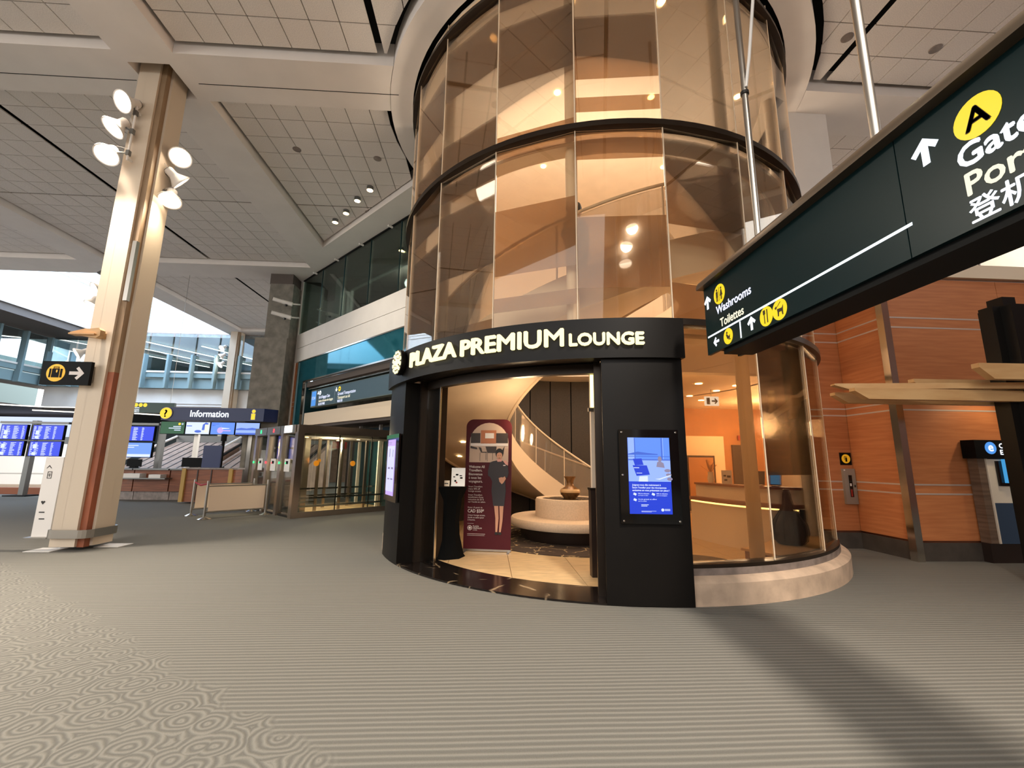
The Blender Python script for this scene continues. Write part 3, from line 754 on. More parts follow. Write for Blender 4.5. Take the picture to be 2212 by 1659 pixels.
ex = thing('exit_sign', 'small white and grey exit sign with an arrow hanging in the back room', 'sign', (5.3, 9.9, 2.9))
G().box(5.13, 5.47, 9.9, 9.93, 2.86, 3.08).o('sign_face', 'e_white', ex); flat('exit_arrow', [rot2(arrow_up(.24, .11, .15), .24, .11, -pi/2), rect(.04, .12, .03, .19)], (5.13, 9.898, 2.86), (1, 0, 0), (0, 0, 1), 'sign_green', ex)
G().box(5.29, 5.31, 9.91, 9.92, 3.08, 3.25).o('hanger', 'steel', ex)

# spiral stair: theta (deg, from +X anticlockwise) = angle-90
stair = thing('spiral_stair', 'sweeping spiral stair with cream soffit and glass balustrade inside the rotunda', 'staircase', (TC[0], TC[1], .02))
TH0, TH1, SL = 62.0, 300.0, .0205
def hz(t): return max(0, (min(t, TH1)-TH0)*SL)
ns = 28; dt = (TH1-TH0)/ns
for i in range(ns):
    z = .02+(i+1)*(TH1-TH0)*SL/ns; a = TH0+i*dt+90
    G().arc(a, a+dt+.6, 1.8, 3.45, z-.05, z, 2).o('step', 'lounge_cream', stair)
RI, RO = 1.8, 3.45
G().arc(82+90, TH1+90, RI+.01, RO-.01, hz(82)-.36, hz(82)-.02, 70, hz(TH1)-.36, hz(TH1)-.02).o('stair_soffit', 'lounge_beige', stair, smooth=True)
for r in (RI, RO):
    d = .03
    G().arc(TH0+2+90, TH1+90, r-d, r+d, .02, hz(TH0+2)+.16, 6, None, None) if False else None
    G().arc(82+90, TH1+90, r-d, r+d, hz(82)-.40, hz(82)+.17, 70, hz(TH1)-.40, hz(TH1)+.17).o('stringer', 'lounge_cream', stair, smooth=True)
    G().arc(TH0+90, 82+90, r-d, r+d, .02, .19, 8, .021, hz(82)+.17).o('stringer', 'lounge_cream', stair, smooth=True)
    G().arc(TH0+4+90, TH1+90, r-.008, r+.008, hz(TH0+4)+.17, hz(TH0+4)+1.0, 70, hz(TH1)+.17, hz(TH1)+1.0).o('balustrade_glass', 'bal_glass', stair, smooth=True)
    G().tube([P(t+90, r, hz(t)+1.05) for t in range(int(TH0)+2, int(TH1)+1, 3)], .024, 8).o('handrail', 'lounge_cream', stair, smooth=True)
    for t in range(74, 300, 25): G().tube([P(t+90, r, hz(t)+.05), P(t+90, r, hz(t)+1.03)], .013, 6).o('baluster', 'lounge_cream', stair)
# landing on the upper level
zl = hz(TH1)
G().arc(TH1+90, TH1+90+128, 1.8, 3.5, zl-.25, zl+.0, 40).o('landing', 'lounge_cream', stair, smooth=True)
for r in (RI, RO):
    G().arc(TH1+90, TH1+90+70, r-.008, r+.008, zl+.02, zl+1.0, 30).o('balustrade_glass', 'bal_glass', stair, smooth=True)
    G().tube([P(t+90, r, zl+1.05) for t in range(int(TH1), int(TH1)+71, 5)], .024, 8).o('handrail', 'lounge_cream', stair, smooth=True)
    for t in (315, 340, 365): G().tube([P(t+90, r, zl), P(t+90, r, zl+1.03)], .013, 6).o('baluster', 'lounge_cream', stair)
# soffit downlights of the stair
for i, (t, r) in enumerate(((172, 2.7), (158, 3.0), (188, 2.2))):
    q = P(t+90, r, hz(t)-.365); tag(G().lathe([(.035, 0), (.045, -.004), (.045, -.01)], q, n=14).o('downlight', 'e_down'), ('large', 'lower', 'upper')[i]+' tiny round downlight in the cream underside of the spiral stair', 'downlight', 'stair soffit downlights')
# upper-level downlights
for x, y, w_ in ((1.19, 5.76, 'at the top edge, left of the centre pane'), (2.67, 5.68, 'at the top edge, right of the centre pane'), (-.06, 6.48, 'leftmost of all, high in the second pane'),
        (1.26, 7.55, 'above the middle ring, left of the centre pane'), (3.2, 7.53, 'above the middle ring inside the centre pane'), (4.96, 7.39, 'rightmost, beside the hanging sign pole'),
        (2.3, 9.13, 'just under the middle ring, left in the centre pane'), (3.38, 8.7, 'just under the middle ring, right in the centre pane'), (1.26, 9.79, 'lowest, under the ring left of centre'), (4.3, 9.6, 'under the ring in the pane right of centre')):
    tag(G().lathe([(.05, 0), (.065, -.004), (.065, -.012)], (x, y, 8.92), n=16).o('downlight', 'e_down'), 'round rotunda downlight '+w_, 'downlight', 'rotunda ceiling downlights')

# rug, ottoman, vase
tag(G().lathe([(1.9, 0), (1.9, .012)], (1.75, 9.0, .02), n=64).o('round_rug', 'rug'), 'round dark brown rug with branching beige lines under the seat', 'rug')
ot = thing('round_banquette', 'round cream upholstered banquette with raised centre on a dark base', 'seat', (1.7, 9.0, .032))
G().lathe([(.98, .032), (1.0, .06), (1.02, .26)], (1.7, 9.0, 0), n=48).o('base', 'dark_wood', ot, smooth=True)
G().lathe([(1.0, .26), (1.19, .27), (1.22, .31), (1.22, .38), (1.19, .42), (.70, .43)], (1.7, 9.0, 0), n=56).o('seat_cushion', 'seat_cloth', ot, smooth=True)
G().lathe([(.71, .43), (.71, .74), (.69, .78), (.6, .785), (.58, .76), (.0, .76)], (1.7, 9.0, 0), n=48).o('centre_back', 'seat_cloth', ot, smooth=True)
G().lathe([(.57, .76), (.57, .765)], (1.7, 9.0, 0), n=36).o('pebble_tray', 'rug', ot)
vs = thing('vase', 'bronze flared vase standing on the centre of the round banquette', 'vase', (1.68, 8.9, .765))
G().lathe([(.12, .765), (.13, .80), (.19, .86), (.2, .92), (.17, .97), (.09, 1.02), (.07, 1.06), (.075, 1.13), (.115, 1.2), (.12, 1.215), (.09, 1.2)], (1.68, 8.9, 0), n=28).o('body', 'vase_bronze', vs, smooth=True)
G().lathe([(.201, .90), (.203, .92), (.198, .945), (.18, .97)], (1.68, 8.9, 0), n=28, cap=False).o('patterned_band', 'timber', vs, smooth=True)

# reception desk behind the right-hand glass
rd = thing('reception_desk', 'curved reception desk with glowing cream front behind the tinted glass', 'desk', (4.6, 8.0, .02))
pts = [(4.22, 9.0), (4.28, 8.6), (4.36, 8.25), (4.48, 7.9), (4.64, 7.57), (4.85, 7.3), (5.12, 7.1)]
def band(pts, off0, off1, z0, z1):
    A = [(x+off0*.93, y+off0*.35) for x, y in pts]; B = [(x+off1*.93, y+off1*.35) for x, y in pts]
    g = G()
    for i in range(len(pts)-1): g.prism([A[i], A[i+1], B[i+1], B[i]], z0, z1)
    return g
band(pts, .0, .05, .02, .74).o('front_panel', 'lounge_cream', rd)
band(pts, .06, .4, .02, .76).o('carcass', 'dark_wood', rd)
band(pts, -.06, .4, .78, .84).o('lower_top', 'desk_wood', rd)
band(pts, .005, .045, .745, .765).o('light_strip', 'e_counter', rd)
band(pts, .16, .22, .84, 1.08).o('upper_front', 'lounge_beige', rd)
band(pts, .12, .42, 1.08, 1.12).o('upper_top', 'desk_wood', rd)
def tablet(x, y, z, rz, m, label):
    t = thing('tablet', label, 'tablet', (x, y, z), rotz=rz)
    g = G().ext(rect(-.09, .09, .02, .27), (0, 0, 0), (1, 0, 0), (0, .3, .95), .012).o('case', 'black', t, local=True)
    G().ext(rect(-.078, .078, .035, .255), (0, 0, 0), (1, 0, 0), (0, .3, .95), .002, .013).o('screen', m, t, local=True)
    G().box(-.06, .06, -.02, .1, 0, .012).o('foot', 'black', t, local=True)
tablet(5.08, 7.52, 1.12, -.75, 'e_cyan', 'tablet with a lit blue screen on the reception desk'); tablet(4.9, 7.72, 1.12, -.85, 'black_gloss', 'dark tablet beside the lit one on the reception desk')
ds = thing('card_stand', 'white acrylic notice card standing on the reception desk', 'notice', (4.66, 8.35, 1.12))
G().box(4.56, 4.76, 8.34, 8.36, 1.12, 1.38).o('card', 'paper', ds); flat('card_print', [rect(.03, .08, .14, .17), rect(.1, .17, .12, .16), rect(.04, .1, .06, .09)], (4.56, 8.34, 1.12), (1, 0, 0), (0, 0, 1), 'black', ds)
fl_ = thing('flower_vase', 'vase of thin orange twigs on the reception desk', 'vase', (4.55, 8.75, 1.12))
G().lathe([(.05, 1.12), (.07, 1.2), (.05, 1.3), (.06, 1.34)], (4.55, 8.75, 0), n=16).o('pot', 'lounge_beige', fl_, smooth=True)
for i in range(16):
    a = random.random()*6.28; r = random.uniform(.05, .2); h = random.uniform(.1, .25)
    G().tube([(4.55, 8.75, 1.32), (4.55+math.cos(a)*r, 8.75+math.sin(a)*r, 1.34+h), (4.55+math.cos(a+.8)*r, 8.75+math.sin(a+.8)*r*.8, 1.3+h)], .004, 4).o('twig', 'lounge_orange', fl_)
# window seat sill with the wicker bottle
si = thing('window_sill', 'curved timber sill inside the tinted glass beside the plinth', 'sill', P(45, 3.5, .02))
G().arc(27, 62, 3.12, 3.76, .02, .33, 16).o('sill_body', 'desk_wood', si, smooth=True); G().arc(26.5, 62, 3.08, 3.77, .33, .36, 16).o('sill_top', 'timber', si, smooth=True)
wv = thing('bottle_vase', 'tall dark wicker-wrapped bottle vase behind the glass at the right', 'vase', P(43, 3.38, .36))
q = P(43, 3.38, 0); G().lathe([(.15, .36), (.21, .42), (.235, .52), (.22, .64), (.15, .76), (.085, .86), (.055, .98), (.04, 1.1), (.045, 1.14), (.03, 1.14)], q, n=28).o('body', 'wicker', wv, smooth=True)
for i in range(10):
    a = 2*pi*i/10; pr = [(.15, .36), (.21, .42), (.235, .52), (.22, .64), (.15, .76), (.085, .86), (.055, .98), (.04, 1.1)]
    G().tube([(q[0]+(r+.004)*math.cos(a), q[1]+(r+.004)*math.sin(a), z) for r, z in pr], .007, 5).o('rib', 'dark_wood', wv)
# dark round mat by the desk
tag(G().lathe([(.62, .02), (.62, .03)], (3.2, 6.7, 0), n=40).o('round_mat', 'dark_wall'), 'dark round floor mat just inside the glass right of the portal', 'mat')
# post with LED bar at the right jamb
LX = -.06
lp = thing('light_post', 'slim cream post with a glowing LED bar on a dark pedestal inside the doorway', 'lamp', (1.52+LX, 5.98, .02))
G().box(1.46+LX, 1.6+LX, 5.92, 6.06, .02, 1.13).o('pedestal', 'dark_wood', lp); G().box(1.45+LX, 1.61+LX, 5.91, 6.07, 1.13, 1.16).o('cap', 'bronze', lp)
G().box(1.49+LX, 1.56+LX, 5.95, 6.03, 1.16, 2.8).o('post', 'lounge_beige', lp)
G().box(1.485+LX, 1.53+LX, 5.925, 5.95, 2.26, 2.78).o('led_bar', 'e_led', lp); G().box(1.45+LX, 1.55+LX, 5.92, 5.96, 2.2, 2.25).o('bracket', 'steel', lp)

# ------------------------------------------------------------------ standing banner
bo = Vector((-.38, 7.62, .06)); bu = Vector((.985, -.17, 0)).normalized(); bw, bh = .80, 2.16
ban = thing('standing_banner', 'tall burgundy welcome banner with rounded top and a portrait of staff in a grey dress', 'banner', tuple(bo-UPV*.04))
def rr(w, h, r, n=8):
    p = [(0, 0), (w, 0)]; p += [(w-r+r*math.cos(t*pi/2/n), h-r+r*math.sin(t*pi/2/n)) for t in range(n+1)]
    p += [(r-r*math.sin(t*pi/2/n), h-r+r*math.cos(t*pi/2/n)) for t in range(n+1)]; return p
G().ext(rr(bw, bh, .13), bo, bu, UPV, .028, -.028).o('fabric', 'burgundy', ban)
G().ext(rect(-.01, bw+.01, -.03, 0), bo, bu, UPV, .04, -.034).o('base_bar', 'steel', ban)
for x in (.02, bw-.05): G().ext(rect(x, x+.04, -.045, -.03), bo, bu, UPV, .34, -.18).o('foot', 'steel', ban)
x0, x1, y0, yt = .065, .745, 1.42, 2.10
arch = [(x0, y0), (x1, y0), (x1, 1.76)]+[(.405+.34*math.cos(t*pi/14), 1.76+.34*math.sin(t*pi/14)) for t in range(1, 14)]+[(x0, 1.76)]
def pr(name, polys, m, off): return flat(name, polys, bo, bu, UPV, m, ban, off, .0015)
pr('photo', [arch], 'photo_beige', .001)
pr('photo_floor', [rect(x0, x1, y0, 1.66)], 'photo_floor', .003)
pr('photo_counter', [rect(.085, .735, 1.70, 1.745)], 'print_white', .005)
pr('photo_booth', [rect(.26, .53, 1.74, 1.97)], 'photo_wood', .005)
pr('photo_booth_window', [rect(.335, .49, 1.83, 1.92)], 'acrylic', .007)
pr('photo_dark', [rect(.53, .735, 1.75, 1.92), rect(.085, .25, 1.75, 1.92), [(.08, 1.7), (.2, 1.67), (.2, 1.64), (.08, 1.66)], [(.22, 1.68), (.27, 1.67), (.29, 1.60), (.37, 1.6), (.37, 1.585), (.27, 1.585)], [(.345, 1.69), (.54, 1.69), (.53, 1.58), (.38, 1.58)], [(.62, 1.6), (.68, 1.7), (.66, 1.56)], rect(.25, .256, 1.44, 1.585), rect(.355, .361, 1.46, 1.585), rect(.38, .386, 1.44, 1.585), rect(.47, .476, 1.46, 1.585)], 'photo_dark', .007)
pr('portrait_hair', [disc(.59, 1.575, .068, 18, .085)], 'hair', .009)
pr('portrait_face', [disc(.592, 1.535, .048, 18, .068), rect(.572, .612, 1.44, 1.5)], 'skin', .011)
pr('portrait_fringe', [[(.54, 1.57), (.56, 1.62), (.6, 1.63), (.63, 1.61), (.642, 1.56), (.62, 1.585), (.585, 1.592), (.555, 1.575)]], 'hair', .013)
pr('portrait_features', [disc(.575, 1.54, .007, 8, .004), disc(.61, 1.54, .007, 8, .004), disc(.592, 1.498, .013, 10, .004)], 'hair', .0135)
pr('portrait_dress', [[(.555, 1.455), (.63, 1.455), (.69, 1.435), (.735, 1.40), (.755, 1.25), (.735, 1.17), (.70, 1.17), (.70, 1.08), (.71, .95), (.685, .70), (.50, .70), (.465, .95), (.475, 1.1), (.44, 1.17), (.40, 1.20), (.40, 1.28), (.43, 1.42), (.48, 1.44)]], 'cloth_grey', .009)
pr('portrait_scarf', [[(.545, 1.475), (.64, 1.475), (.63, 1.435), (.56, 1.432)], [(.66, 1.44), (.70, 1.46), (.745, 1.41), (.74, 1.37), (.70, 1.39)]], 'pink_scarf', .0125)
pr('portrait_badge', [rect(.66, .70, 1.365, 1.38)], 'print_white', .0125)
pr('portrait_hands', [[(.585, 1.16), (.63, 1.175), (.66, 1.17), (.69, 1.19), (.71, 1.15), (.665, 1.08), (.64, 1.06), (.60, 1.10)]], 'skin', .0125)
pr('portrait_legs', [[(.515, .70), (.585, .70), (.595, .5), (.575, .28), (.545, .28), (.54, .5)], [(.605, .70), (.675, .70), (.66, .45), (.635, .28), (.605, .28), (.615, .5)]], 'skin', .009)
pr('portrait_shoes', [disc(.56, .255, .03, 12, .022), disc(.62, .255, .03, 12, .022)], 'hair', .011)
def bt(s_, y, size, w=None, bold=0, m='print_white'): text('banner_text', s_, size, bo+bu*.065+UPV*y, bu, UPV, m, ban, depth=.001, off=.001, bold=bold, width=w)
bt('Welcome All', 1.325, .06, .27, .0015); bt('Travellers.', 1.265, .06, .23, .0015); bt('Bienvenue', 1.20, .06, .235, .0015); bt('à tous les', 1.14, .06, .215, .0015); bt('voyageurs.', 1.08, .06, .24, .0015)
for i, (s_, w) in enumerate((('Smart Travellers', .24), ('enjoy 20% off', .2), ('lounge access.', .22), ('Smart Travellers', .24), ('bénéficient d’une', .26), ('réduction de 20 %', .27), ('sur l’accès au salon.', .3))): bt(s_, 1.0-.038*i-(.025 if i > 2 else 0), .036, w)
bt('From / À partir de', .655, .034, .25); bt('CAD $50*', .585, .075, .275, .002)
for i, (s_, w) in enumerate((('2-hour lounge access.', .3), ('Accès au salon pour', .28), ('2 heures.', .13))): bt(s_, .53-.038*i, .034, w)
pr('banner_emblem', [rot2(disc(.075, 0, .012, 8), 0, 0, 0) and [(.105+.034*math.cos(t)+.008*math.cos(s), .335+.034*math.sin(t)+.008*math.sin(s)) for s in [2*pi*k/8 for k in range(8)]] for t in [2*pi*k/10 for k in range(10)]]+[disc(.105, .335, .018, 12)], 'print_white', .001)
text('banner_text', 'PLAZA', .034, bo+bu*.16+UPV*.35, bu, UPV, 'print_white', ban, depth=.001, off=.001, width=.1); text('banner_text', 'PREMIUM', .034, bo+bu*.16+UPV*.318, bu, UPV, 'print_white', ban, depth=.001, off=.001, width=.15); text('banner_text', 'LOUNGE', .018, bo+bu*.16+UPV*.295, bu, UPV, 'print_white', ban, depth=.001, off=.001)
pr('banner_small_print', [rect(.065, .37, .235, .24), rect(.065, .36, .212, .216), rect(.065, .17, .405, .408)], 'print_white', .001)

# cocktail table with notices
ct = thing('cocktail_table', 'tall cocktail table under a stretched black cloth beside the banner', 'table', (-.62, 7.22, .02))
G().lathe([(.30, .02), (.27, .06), (.2, .35), (.185, .6), (.22, .9), (.29, 1.05), (.30, 1.09), (.28, 1.1)], (-.62, 7.22, 0), n=8).o('stretch_cloth', 'cloth_black', ct, smooth=True)
ns_ = thing('notice_stand', 'white acrylic notice stand with small icons on the black cocktail table', 'notice', (-.46, 7.1, 1.1))
no = Vector((-.57, 7.08, 1.1)); nu = Vector((.99, -.12, 0)).normalized(); nv = Vector((0, .12, .99)).normalized()
G().ext(rect(0, .22, 0, .29), no, nu, nv, .006).o('notice_sheet', 'acrylic', ns_); G().ext(rect(0, .22, -.0, .02), no, nu, nv, .05, -.02).o('foot', 'acrylic', ns_)
flat('notice_print', [rect(.07, .11, .17, .195), rect(.03, .06, .14, .155), rect(.14, .18, .12, .145), rect(.05, .08, .07, .1), rect(.13, .17, .16, .175)], no, nu, nv, 'black', ns_, .007, .001); flat('notice_red', [disc(.085, .06, .015)], no, nu, nv, 'red_ext', ns_, .008, .001)
nc = thing('small_card', 'small cream card lying upright at the edge of the black cocktail table', 'card', (-.68, 7.1, 1.1))
G().ext(rect(0, .17, 0, .09), Vector((-.765, 7.1, 1.1)), nu, nv, .004).o('card', 'lounge_cream', nc); flat('card_text', [rect(.09, .15, .035, .05), rect(.02, .07, .04, .048)], Vector((-.765, 7.1, 1.1)), nu, nv, 'dark_wood', nc, .005, .001)

# lounge lights: bare points standing for the downlights, some added as fill
point('lounge_lamp', (.6, 7.3, 2.2), 26, (1, .70, .40), .2)
spot('lounge_spot', (1.0, 7.0, 4.4), (1.4, 8.4, 0), 260, (1, .72, .42), 80, .7, .12)
point('stair_lamp', (2.2, 9.0, 2.9), 40, (1, .72, .42), .2)
point('desk_lamp', (3.9, 7.6, 2.6), 34, (1, .68, .36), .2)
point('room_fill_near', (6.4, 9.6, 2.3), 60, (1, .70, .40), .2)  # added fill to lighten the room behind the tinted panes, no fitting
point('room_lamp', (7.6, 11.4, 2.6), 240, (1, .70, .42), .3)
point('upper_lamp', (2.2, 8.4, 7.6), 85, (1, .93, .84), .8)
point('upper_fill_left', (.2, 8.2, 7.2), 130, (1, .93, .84), .6)  # added fill for the left-hand upper panes, no fitting here
point('upper_fill_right', (4.5, 8.0, 7.2), 150, (1, .93, .84), .6)  # matching added fill behind the right-hand upper panes
point('mid_lamp', (2.15, 8.7, 5.0), 60, (1, .92, .82), .6)

# ================================================================== HALL: columns, lamps, signs
def column(cx, cy, h, label):
    t = thing('steel_column', label, 'column', (cx, cy, 0)); n_ = .15
    # cruciform: four flanges leave a notch at each corner
    g = G(); g.prism([(cx-h+n_, cy-h), (cx+h-n_, cy-h), (cx+h-n_, cy-h+n_), (cx+h, cy-h+n_), (cx+h, cy+h-n_), (cx+h-n_, cy+h-n_), (cx+h-n_, cy+h), (cx-h+n_, cy+h), (cx-h+n_, cy+h-n_), (cx-h, cy+h-n_), (cx-h, cy-h+n_), (cx-h+n_, cy-h+n_)], .06, 9.4)
    g.o('shaft', 'beige_col', t)
    for sx in (-1, 1):
        for sy in (-1, 1):
            x0, x1 = sorted((cx+sx*(h-n_-.002), cx+sx*(h-.045))); y0, y1 = sorted((cy+sy*(h-n_-.002), cy+sy*(h-.045)))
            if sx*sy > 0:
                x0, x1 = sorted((cx+sx*(h-n_-.002), cx+sx*h)); y0, y1 = sorted((cy+sy*(h-n_-.002), cy+sy*h))
                G().box(x0, x1, y0, y1, .06, 9.39).o('corner_fill', 'beige_col', t); continue
            G().box(x0, x1, y0, y1, .05, 2.95).o('recess_lining', 'brown_recess', t); G().box(x0, x1, y0, y1, 2.95, 9.4).o('recess_lining', 'tan_recess', t)
    R_ = h+.07; pts = []
    for (qx, qy, a0) in ((1, 1, 0), (-1, 1, 90), (-1, -1, 180), (1, -1, 270)):
        for k in range(5): a = rad(a0+k*22.5); pts.append((cx+qx*(R_-.14)+.14*math.cos(a), cy+qy*(R_-.14)+.14*math.sin(a)))
    g = G(); m = len(pts); inn = [(cx+(x-cx)*.93, cy+(y-cy)*.93) for x, y in pts]
    for i in range(m): j = (i+1) % m; g.prism([pts[i], pts[j], inn[j], inn[i]], .2, .33)
    g.o('bumper_rail', 'steel', t)
    for sx, sy in ((-1, -1), (1, 1)): G().box(cx+sx*.36-.2, cx+sx*.36+.2, cy+sy*.2-.16, cy+sy*.2+.16, 0, .008).o('floor_plate', 'paper', t)
    return t
CX, CY, CH = -6.74, 7.95, .27
col1 = column(CX, CY, CH, 'beige steel column with a rusty brown corner groove and floodlights, left of the portal')
G().box(CX+CH-.10, CX+CH-.03, CY-CH+.01, CY-CH+.08, 4.25, 5.4).o('speaker_bar', 'steel', col1)
for s_ in ((0, -.03), (.05, 0)): pass
G().tube([(CX-.1, CY-CH-.1, 6.95), (CX-.1, CY-CH-.1, 8.1)], .018, 8).o('lamp_rail', 'white_paint', col1)
for z in (7.0, 8.0): G().box(CX-.12, CX-.08, CY-CH-.1, CY-CH, z-.02, z+.02).o('rail_bracket', 'white_paint', col1)
col2 = column(2.2, -1.45, .29, 'second beige steel column carrying floodlights, mirrored in the rotunda glass')

def flood(loc, d, label, watts, target=None, body='white_paint', col=(1, .89, .76), grp='column floodlights', mount=None, cone=120, k=1.2):
    loc = Vector(loc); d = Vector(d).normalized()
    t = thing('floodlight', label, 'floodlight', tuple(loc), grp)
    G().lathe([(r*k, h*k) for r, h in [(.055, -.20), (.07, -.18), (.07, -.09), (.085, -.06), (.15, .03), (.165, .05), (.165, .065), (.15, .06), (.14, .04)]], loc, d, 24, cap=False).o('housing', body, t, smooth=True)
    G().lathe([(.06*k, -.205*k), (.06*k, -.2*k)], loc, d, 20).o('end_cap', 'grey_metal', t)
    G().lathe([(.142*k, .04*k), (.0, .045*k)], loc, d, 24, cap=False).o('lens', 'e_lamp', t)
    if mount is not None:
        mt = Vector(mount); G().tube([loc-d*.12, mt], .014, 6).o('yoke_arm', 'grey_metal', t); G().box(mt.x-.03, mt.x+.03, mt.y-.03, mt.y+.03, mt.z-.05, mt.z+.05).o('mount_block', 'grey_metal', t)
        G().tube([loc-d*.2*k, loc-d*.26*k+Vector((0, 0, .05)), mt+Vector((.02, 0, .08))], .006, 5).o('cable', 'paper', t)
    spot('flood_beam', tuple(loc+d*.08), tuple(loc+d*4) if target is None else target, watts, col, cone, .8, .14, t)
    return t
X1, Y1 = CX-.1, CY-CH-.1
flood((X1-.1, Y1-.12, 8.08), (-.25, -.75, -.55), 'top floodlight of three, left face of the near beige column', 3400, mount=(X1, Y1, 7.95))
flood((X1-.2, Y1-.12, 7.55), (-.35, -.45, -.85), 'middle floodlight of three, left face of the near beige column', 3400, mount=(X1, Y1, 7.55))
flood((X1-.24, Y1-.12, 6.98), (.15, -.6, -.85), 'bottom floodlight of three, left face of the near beige column', 3400, mount=(X1, Y1, 7.1))
X2, Y2 = CX+CH, CY+.1
flood((X2+.22, Y2, 7.42), (.3, -.6, -.7), 'top floodlight of three, right face of the near beige column', 220, mount=(X2, Y2, 7.45), col=(1, .9, .66))
flood((X2+.16, Y2+.1, 6.97), (.5, .6, -.55), 'middle floodlight turned away, right face of the near beige column', 220, mount=(X2, Y2, 7.05), col=(1, .9, .66))
flood((X2+.15, Y2, 6.5), (.2, -.35, -.9), 'bottom floodlight of three, right face of the near beige column', 220, mount=(X2, Y2, 6.62), col=(1, .88, .66))
for i, z in enumerate((7.75, 7.25, 6.75)):
    flood((2.2+(.1 if i == 0 else -.05*i), -1.45+.29+.38, z), ((.1, .34, -.93), (-.15, .34, -.93), (.05, .34, -.93))[i], ('top', 'middle', 'bottom')[i]+' floodlight on the column behind the viewer, mirrored in the glass', 1150, mount=(2.2, -1.45+.29, z-.1), cone=92)

# leaf-shaped timber bracket on the column
lb = thing('timber_bracket', 'small leaf-shaped timber bracket jutting from the near column', 'bracket', (CX-.1, CY-CH, 3.6))
G().ext([(0, 0), (.12, .02), (.16, -.02), (.16, -.12), (.1, -.16), (-.32, -.10), (-.34, -.07), (-.1, .0)], (CX-.1, CY-CH-.12, 3.66), (1, 0, 0), (0, 0, 1), .1, -.05).o('bracket_body', 'timber', lb)
G().ext(rect(-.32, .1, -.115, -.09), (CX-.1, CY-CH-.14, 3.66), (1, 0, 0), (0, 0, 1), .14, -.07).o('bracket_lip', 'timber', lb)
G().box(CX-.05, CX+.02, CY-CH-.12, CY-CH, 3.52, 3.62).o('bracket_arm', 'timber', lb)
# blade sign
bs = thing('baggage_sign', 'black blade sign with yellow suitcase symbol and white right arrow on the near column', 'sign', (-7.25, 7.55, 2.7))
so = Vector((-7.52, 7.53, 2.68)); su = Vector((1, 0, 0))
G().ext(rect(0, .78, 0, .40), so, su, UPV, .06, -.06).o('sign_box', 'black', bs)
G().ext(disc(.235, .2, .15, 30), so, su, UPV, .002, .001).o('symbol_disc', mat('sign_yellow', (228, 172, 34), .5, emit=((228, 172, 34), .25)), bs)
flat('suitcase_symbol', [rect(.13, .34, .12, .27), rect(.19, .28, .275, .285), rect(.19, .2, .27, .3), rect(.27, .28, .27, .3), rect(.19, .28, .295, .305)], so, su, UPV, 'black', bs, .004)
flat('suitcase_bands', [rect(.165, .172, .12, .27), rect(.298, .305, .12, .27), [(.24, .25), (.262, .25), (.262, .215), (.25, .2), (.24, .215)]], so, su, UPV, 'sign_yellow', bs, .006)
flat('arrow', [rot2(arrow_up(.57, .2, .24), .57, .2, -pi/2)], so, su, UPV, 'print_white', bs, .001)
G().box(-6.9, -6.8, 7.56, 7.68, 2.74, 3.02).o('sign_bracket', 'steel', bs)

# hand-sanitiser stand behind the column
hs = thing('sanitiser_stand', 'white printed hand-sanitiser stand half hidden behind the near column', 'stand', (-8.28, 8.9, 0))
G().box(-8.44, -8.12, 8.87, 8.95, .02, 1.48).o('panel', 'paper', hs); G().box(-8.48, -8.08, 8.77, 9.05, 0, .02).o('foot', 'steel', hs)
flat('panel_print', [[(.04, 1.27), (.09, 1.33), (.14, 1.27), (.125, 1.27), (.09, 1.31), (.055, 1.27)], rect(.08, .16, 1.08, 1.09), rect(.08, .16, 1.2, 1.21), rect(.08, .09, 1.08, 1.21), rect(.15, .16, 1.08, 1.21), rect(.115, .125, 1.11, 1.18), rect(.09, .15, 1.14, 1.15), rect(.06, .16, .45, .47), rect(.08, .18, .33, .35), [(.1, .6), (.06, .65), (.08, .67), (.1, .655), (.12, .67), (.14, .65)]], (-8.44, 8.87, 0), (1, 0, 0), (0, 0, 1), 'dark_steel', hs)

# four small ceiling spots near the gallery
for i, (x, y) in enumerate(((-5.08, 13.1), (-4.56, 12.55), (-4.01, 11.85), (-3.5, 11.3))):
    t = thing('ceiling_spot', ('lowest', 'second lowest', 'second highest', 'highest')[i]+' of four bright ceiling spotlights in the diagonal row by the gallery glass', 'spotlight', (x, y, ZT), 'row of four ceiling spots')
    G().lathe([(.09, 0), (.09, -.10), (.1, -.11)], (x, y, ZT), n=18).o('can', 'grey_metal', t); G().lathe([(.085, -.111), (.0, -.112)], (x, y, ZT), n=18, cap=False).o('lens', 'e_down', t)
    spot('spot_beam', (x, y, ZT-.14), (x-.5, y-1, 0), 110, (1, .92, .8), 90, .6, .08, t)

# ------------------------------------------------------------------ hanging wayfinding sign (long axis along Y)
XS = 2.2
ws = thing('wayfinding_sign', 'long dark green hanging sign pointing to washrooms and gates', 'sign', (XS+.17, 2.6, 2.57))
wo = Vector((XS, 4.12, 0)); wu = Vector((0, -1, 0))          # text runs from far to near
G().ext(rect(0, 2.125, 2.575, 3.27), wo, wu, UPV, .03, -.03).o('face_panel', 'sign_green', ws)
G().ext(rect(2.131, 4.3, 2.575, 3.27), wo, wu, UPV, .03, -.03).o('face_panel', 'sign_green', ws)
G().ext(rect(0, 2.125, 2.575, 3.27), wo+Vector((.34, 0, 0)), wu, UPV, .03, 0).o('face_panel', 'sign_green', ws)
G().ext(rect(2.131, 4.3, 2.575, 3.27), wo+Vector((.34, 0, 0)), wu, UPV, .03, 0).o('face_panel', 'sign_green', ws)
G().box(XS+.03, XS+.31, -.15, 3.88, 2.53, 3.27).o('core_box', 'sign_edge', ws)
G().box(XS+.03, XS+.31, 3.88, 4.1, 2.62, 3.25).o('end_box', 'sign_edge', ws)
